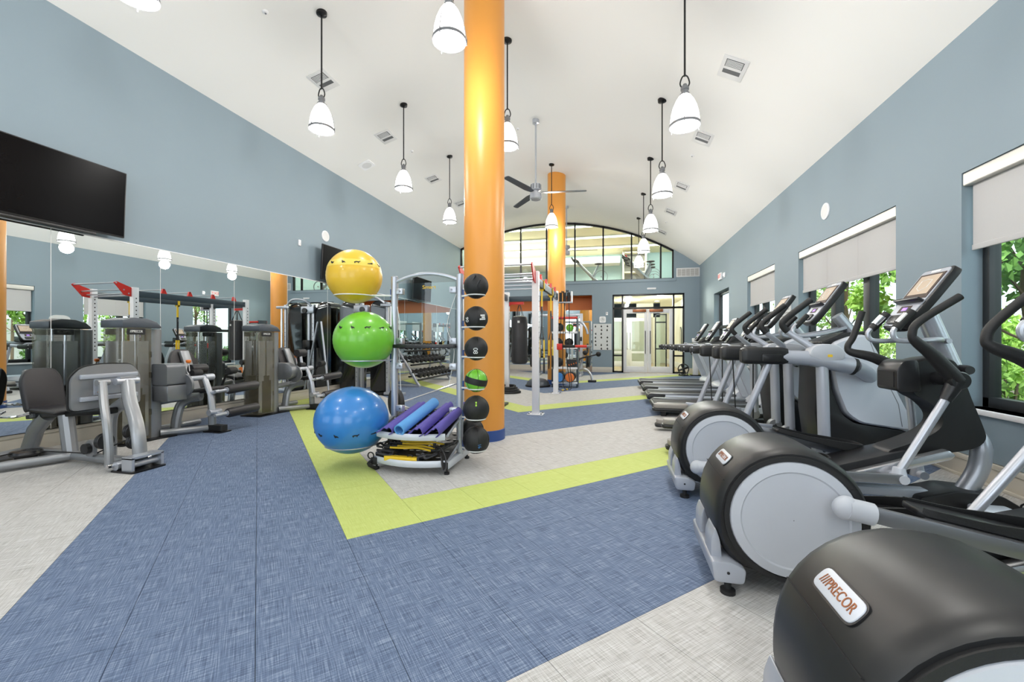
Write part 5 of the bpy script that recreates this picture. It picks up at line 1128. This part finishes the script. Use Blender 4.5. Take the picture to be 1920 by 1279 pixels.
motion_trainer((1.21, 4.95, 0), 'white motion trainer standing next to an elliptical trainer'); motion_trainer((1.21, 6.17, 0), 'white motion trainer standing next to a treadmill')

def treadmill(loc, label):
    """origin at the rear end of the deck"""
    t = thing('treadmill', label, 'treadmill', loc, group='treadmills along the windows')
    MB().bb(.03, 1.6, -.27, .27, .165, .2).build('belt', 'black_rubber', t, bevel=.012)
    for s in (-1, 1):
        MB().prism(rnd([(.03, .16), (.06, .215), (1.55, .235), (1.55, .185), (.03, .12)], .015), s * .27, s * .36, 'y').build('side_rail', 'gunmetal', t, bevel=.008)
        MB().bb(.32, 1.6, s * .352, s * .37, .1, .185).build('side_skirt', 'panel_grey', t, bevel=.006)
        MB().prism(rnd([(.0, .1), (.0, .17), (.06, .215), (.34, .2), (.3, .09)], .03), s * .265, s * .375, 'y').build('rear_cap', 'black_satin', t, bevel=.012)
        MB().bb(.12, .2, s * .27, s * .33, 0, .1).build('rear_foot', 'black_rubber', t, bevel=.01)
        MB().bb(1.72, 1.8, s * .25, s * .33, 0, .1).build('front_foot', 'black_rubber', t, bevel=.01)
        MB().prism([(1.62, .2), (1.86, .2), (1.40, 1.06), (1.28, 1.06)], s * .36, s * .42, 'y').build('upright', 'panel_grey', t, bevel=.01)
        MB().tube(cr([(1.55, s * .39, 1.1), (1.2, s * .40, 1.09), (.88, s * .40, 1.07)], 4), .04, 14, flat=.9).build('handrail', 'silver_paint', t)
        MB().loft([tuple(p) for p in rrect(s * .40 - .05, s * .40 + .05, 1.005, 1.115, .035)], [(.54, .7), (.56, .92), (.6, 1.0), (.92, .97), (.95, .85)], (s * .40, 1.06), 'x').build('rail_cap', 'black_satin', t)
        MB().bb(.56, .575, s * .40 - .045, s * .40 + .045, 1.01, 1.11).build('cap_trim', 'panel_grey', t, bevel=.004)
    MB().bb(.0, .06, -.29, .29, .11, .19).build('rear_roller_cover', 'black_satin', t, bevel=.015)
    MB().prism(rnd([(1.5, .1), (1.5, .22), (1.62, .33), (1.85, .34), (2.02, .22), (2.04, .1)], .05), -.36, .36, 'y').build('motor_hood', 'panel_grey', t, bevel=.02)
    MB().bb(.1, 1.6, -.3, .3, .08, .15).build('deck_frame', 'black_metal', t)
    MB().prism(rnd([(1.2, 1.07), (1.25, 1.14), (1.62, 1.2), (1.66, 1.1), (1.5, 1.05)], .03), -.44, .44, 'y').build('dash_tray', 'black_satin', t, bevel=.015)
    MB().prism(rnd([(1.42, 1.14), (1.52, 1.28), (1.68, 1.32), (1.7, 1.14)], .03), -.13, .13, 'y').build('console_neck', 'black_satin', t, bevel=.015)
    console(t, (1.38, 1.2), (1.64, 1.62), .34)
    MB().tube([(1.2, -.22, 1.09), (1.14, -.18, 1.14), (1.14, .18, 1.14), (1.2, .22, 1.09)], .018, 8).build('stop_bar', 'silver_paint', t); MB().bb(1.13, 1.16, -.05, .05, 1.125, 1.15).build('stop_button', 'red', t, bevel=.006)
    return t
for y, lab in ((7.38, 'treadmill standing next to a white motion trainer'), (8.67, 'second treadmill from the motion trainers'), (9.97, 'third treadmill from the motion trainers'), (11.27, 'last treadmill of the row toward the exit sign')):
    treadmill((.60, y, 0), lab)
# ================================================================ OUTSIDE
struct(tag(MB().bb(XR + .25, 16, -8, 24, -.2, .05).build('ground', 'soil'), 'mulched garden bed outside the windows', 'ground'))
struct(tag(MB().bb(14, 14.3, -8, 24, 0, 2.2).build('wall_garden', 'stucco'), 'pale garden wall beyond the planting', 'wall'))
def leafy(mb, c, rad, n, size, rng):
    for _ in range(n):
        while True:
            p = Vector((rng.uniform(-1, 1), rng.uniform(-1, 1), rng.uniform(-1, 1)))
            if .25 < p.length < 1: break
        pos = Vector((c[0] + p.x * rad[0], c[1] + p.y * rad[1], c[2] + p.z * rad[2]))
        M = Euler((rng.uniform(0, 6.3), rng.uniform(0, 6.3), rng.uniform(0, 6.3))).to_matrix(); s = size * rng.uniform(.6, 1.3); w = s * .36
        pts = [(0, 0, 0), (s * .45, w, .12 * s), (s, 0, 0), (s * .45, -w, .12 * s)]
        mb.add([pos + M @ Vector(q) for q in pts], [(0, 1, 2), (0, 2, 3)])
def shrub(x, y, h, w, m, lab, seed, size=.11, n=900):
    rng = random.Random(seed); t = thing('shrub', lab, 'shrub', (x, y, .05), group='garden shrubs outside the windows')
    q = MB()
    for k in range(5): leafy(q, (rng.uniform(-.4, .4) * w, rng.uniform(-.4, .4) * w, h * rng.uniform(.35, .7)), (w * .55, w * .55, h * .38), n // 5, size, rng)
    lo = min(v[2] for v in q.v); q.v = [(a, b, max(c_, .02)) for a, b, c_ in q.v]
    q.build('foliage', m, t, sharp=0)['kind'] = 'stuff'
    st = MB()
    for k in range(5): st.tube([(rng.uniform(-.08, .08), rng.uniform(-.08, .08), 0), (rng.uniform(-.35, .35) * w, rng.uniform(-.35, .35) * w, h * .7)], .013, 5)
    st.build('stems', 'bark', t)
def tree(x, y, h, w, m, lab, seed, size=.15, n=1600):
    rng = random.Random(seed); t = thing('tree', lab, 'tree', (x, y, .05), group='garden trees outside the windows'); q = MB(); tr = MB()
    tr.tube(cr([(0, 0, 0), (.06, .05, h * .3), (-.05, .02, h * .6), (.04, -.04, h * .9)]), .05, 8, radii=None)
    for k in range(9):
        a = k * 2.4; z = h * (.35 + .065 * k); r = w * (1 - .05 * k) * rng.uniform(.6, 1); e = (r * math.cos(a), r * math.sin(a), z + h * .12)
        tr.tube(cr([(0, 0, z * .85), (e[0] * .5, e[1] * .5, z), e], 3), .018, 5); leafy(q, e, (w * .42, w * .42, h * .12), n // 9, size, rng)
    q.build('foliage', m, t, sharp=0)['kind'] = 'stuff'; tr.build('trunk', 'bark', t)
ms = ['leaf_light', 'leaf_mid', 'leaf_pale', 'leaf_dark']; sd = 0
kinds = {'leaf_light': 'bright lime leaved shrub', 'leaf_mid': 'mid green shrub', 'leaf_pale': 'pale yellow green shrub', 'leaf_dark': 'dark green shrub'}
for x, h, w, st, n_, place in ((4.05, 1.0, .42, 1.02, 800, 'close under the side windows'), (7.6, 1.9, .85, 2.1, 1500, 'at the back of the garden bed')):
    y = -1.6
    while y < 17:
        sd += 1; rng = random.Random(sd * 13); m = ms[rng.randrange(4)]
        shrub(x, y, h * rng.uniform(.8, 1.1), w, m, kinds[m] + ' ' + place, sd, .085 if x < 5 else .13, n_); y += st
for i, (x, y, h, m, lab) in enumerate(((5.7, 2.2, 3.8, 'leaf_mid', 'green tree outside the window by the open end'), (5.6, 4.9, 3.4, 'leaf_pale', 'slender pale leaved tree outside the window by the ellipticals'), (5.5, 7.2, 3.2, 'leaf_mid', 'big leaved green tree outside the trainer window'), (5.6, 9.6, 3.6, 'leaf_light', 'bright leaved tree between the trainer and treadmill windows'), (5.6, 12.0, 3.6, 'leaf_light', 'bright leaved tree outside the treadmill window'), (5.6, 14.6, 3.8, 'leaf_pale', 'pale leaved tree outside the far window'), (11.0, 5.5, 5.0, 'leaf_dark', 'tall dark tree far behind the garden bed'), (11.0, 11.5, 5.2, 'leaf_mid', 'tall green tree far behind the garden bed'))):
    tree(x, y, h, .75 if h < 4.5 else 1.5, m, lab, 100 + i, .15 if i in (2, 3) else .10, 2000)
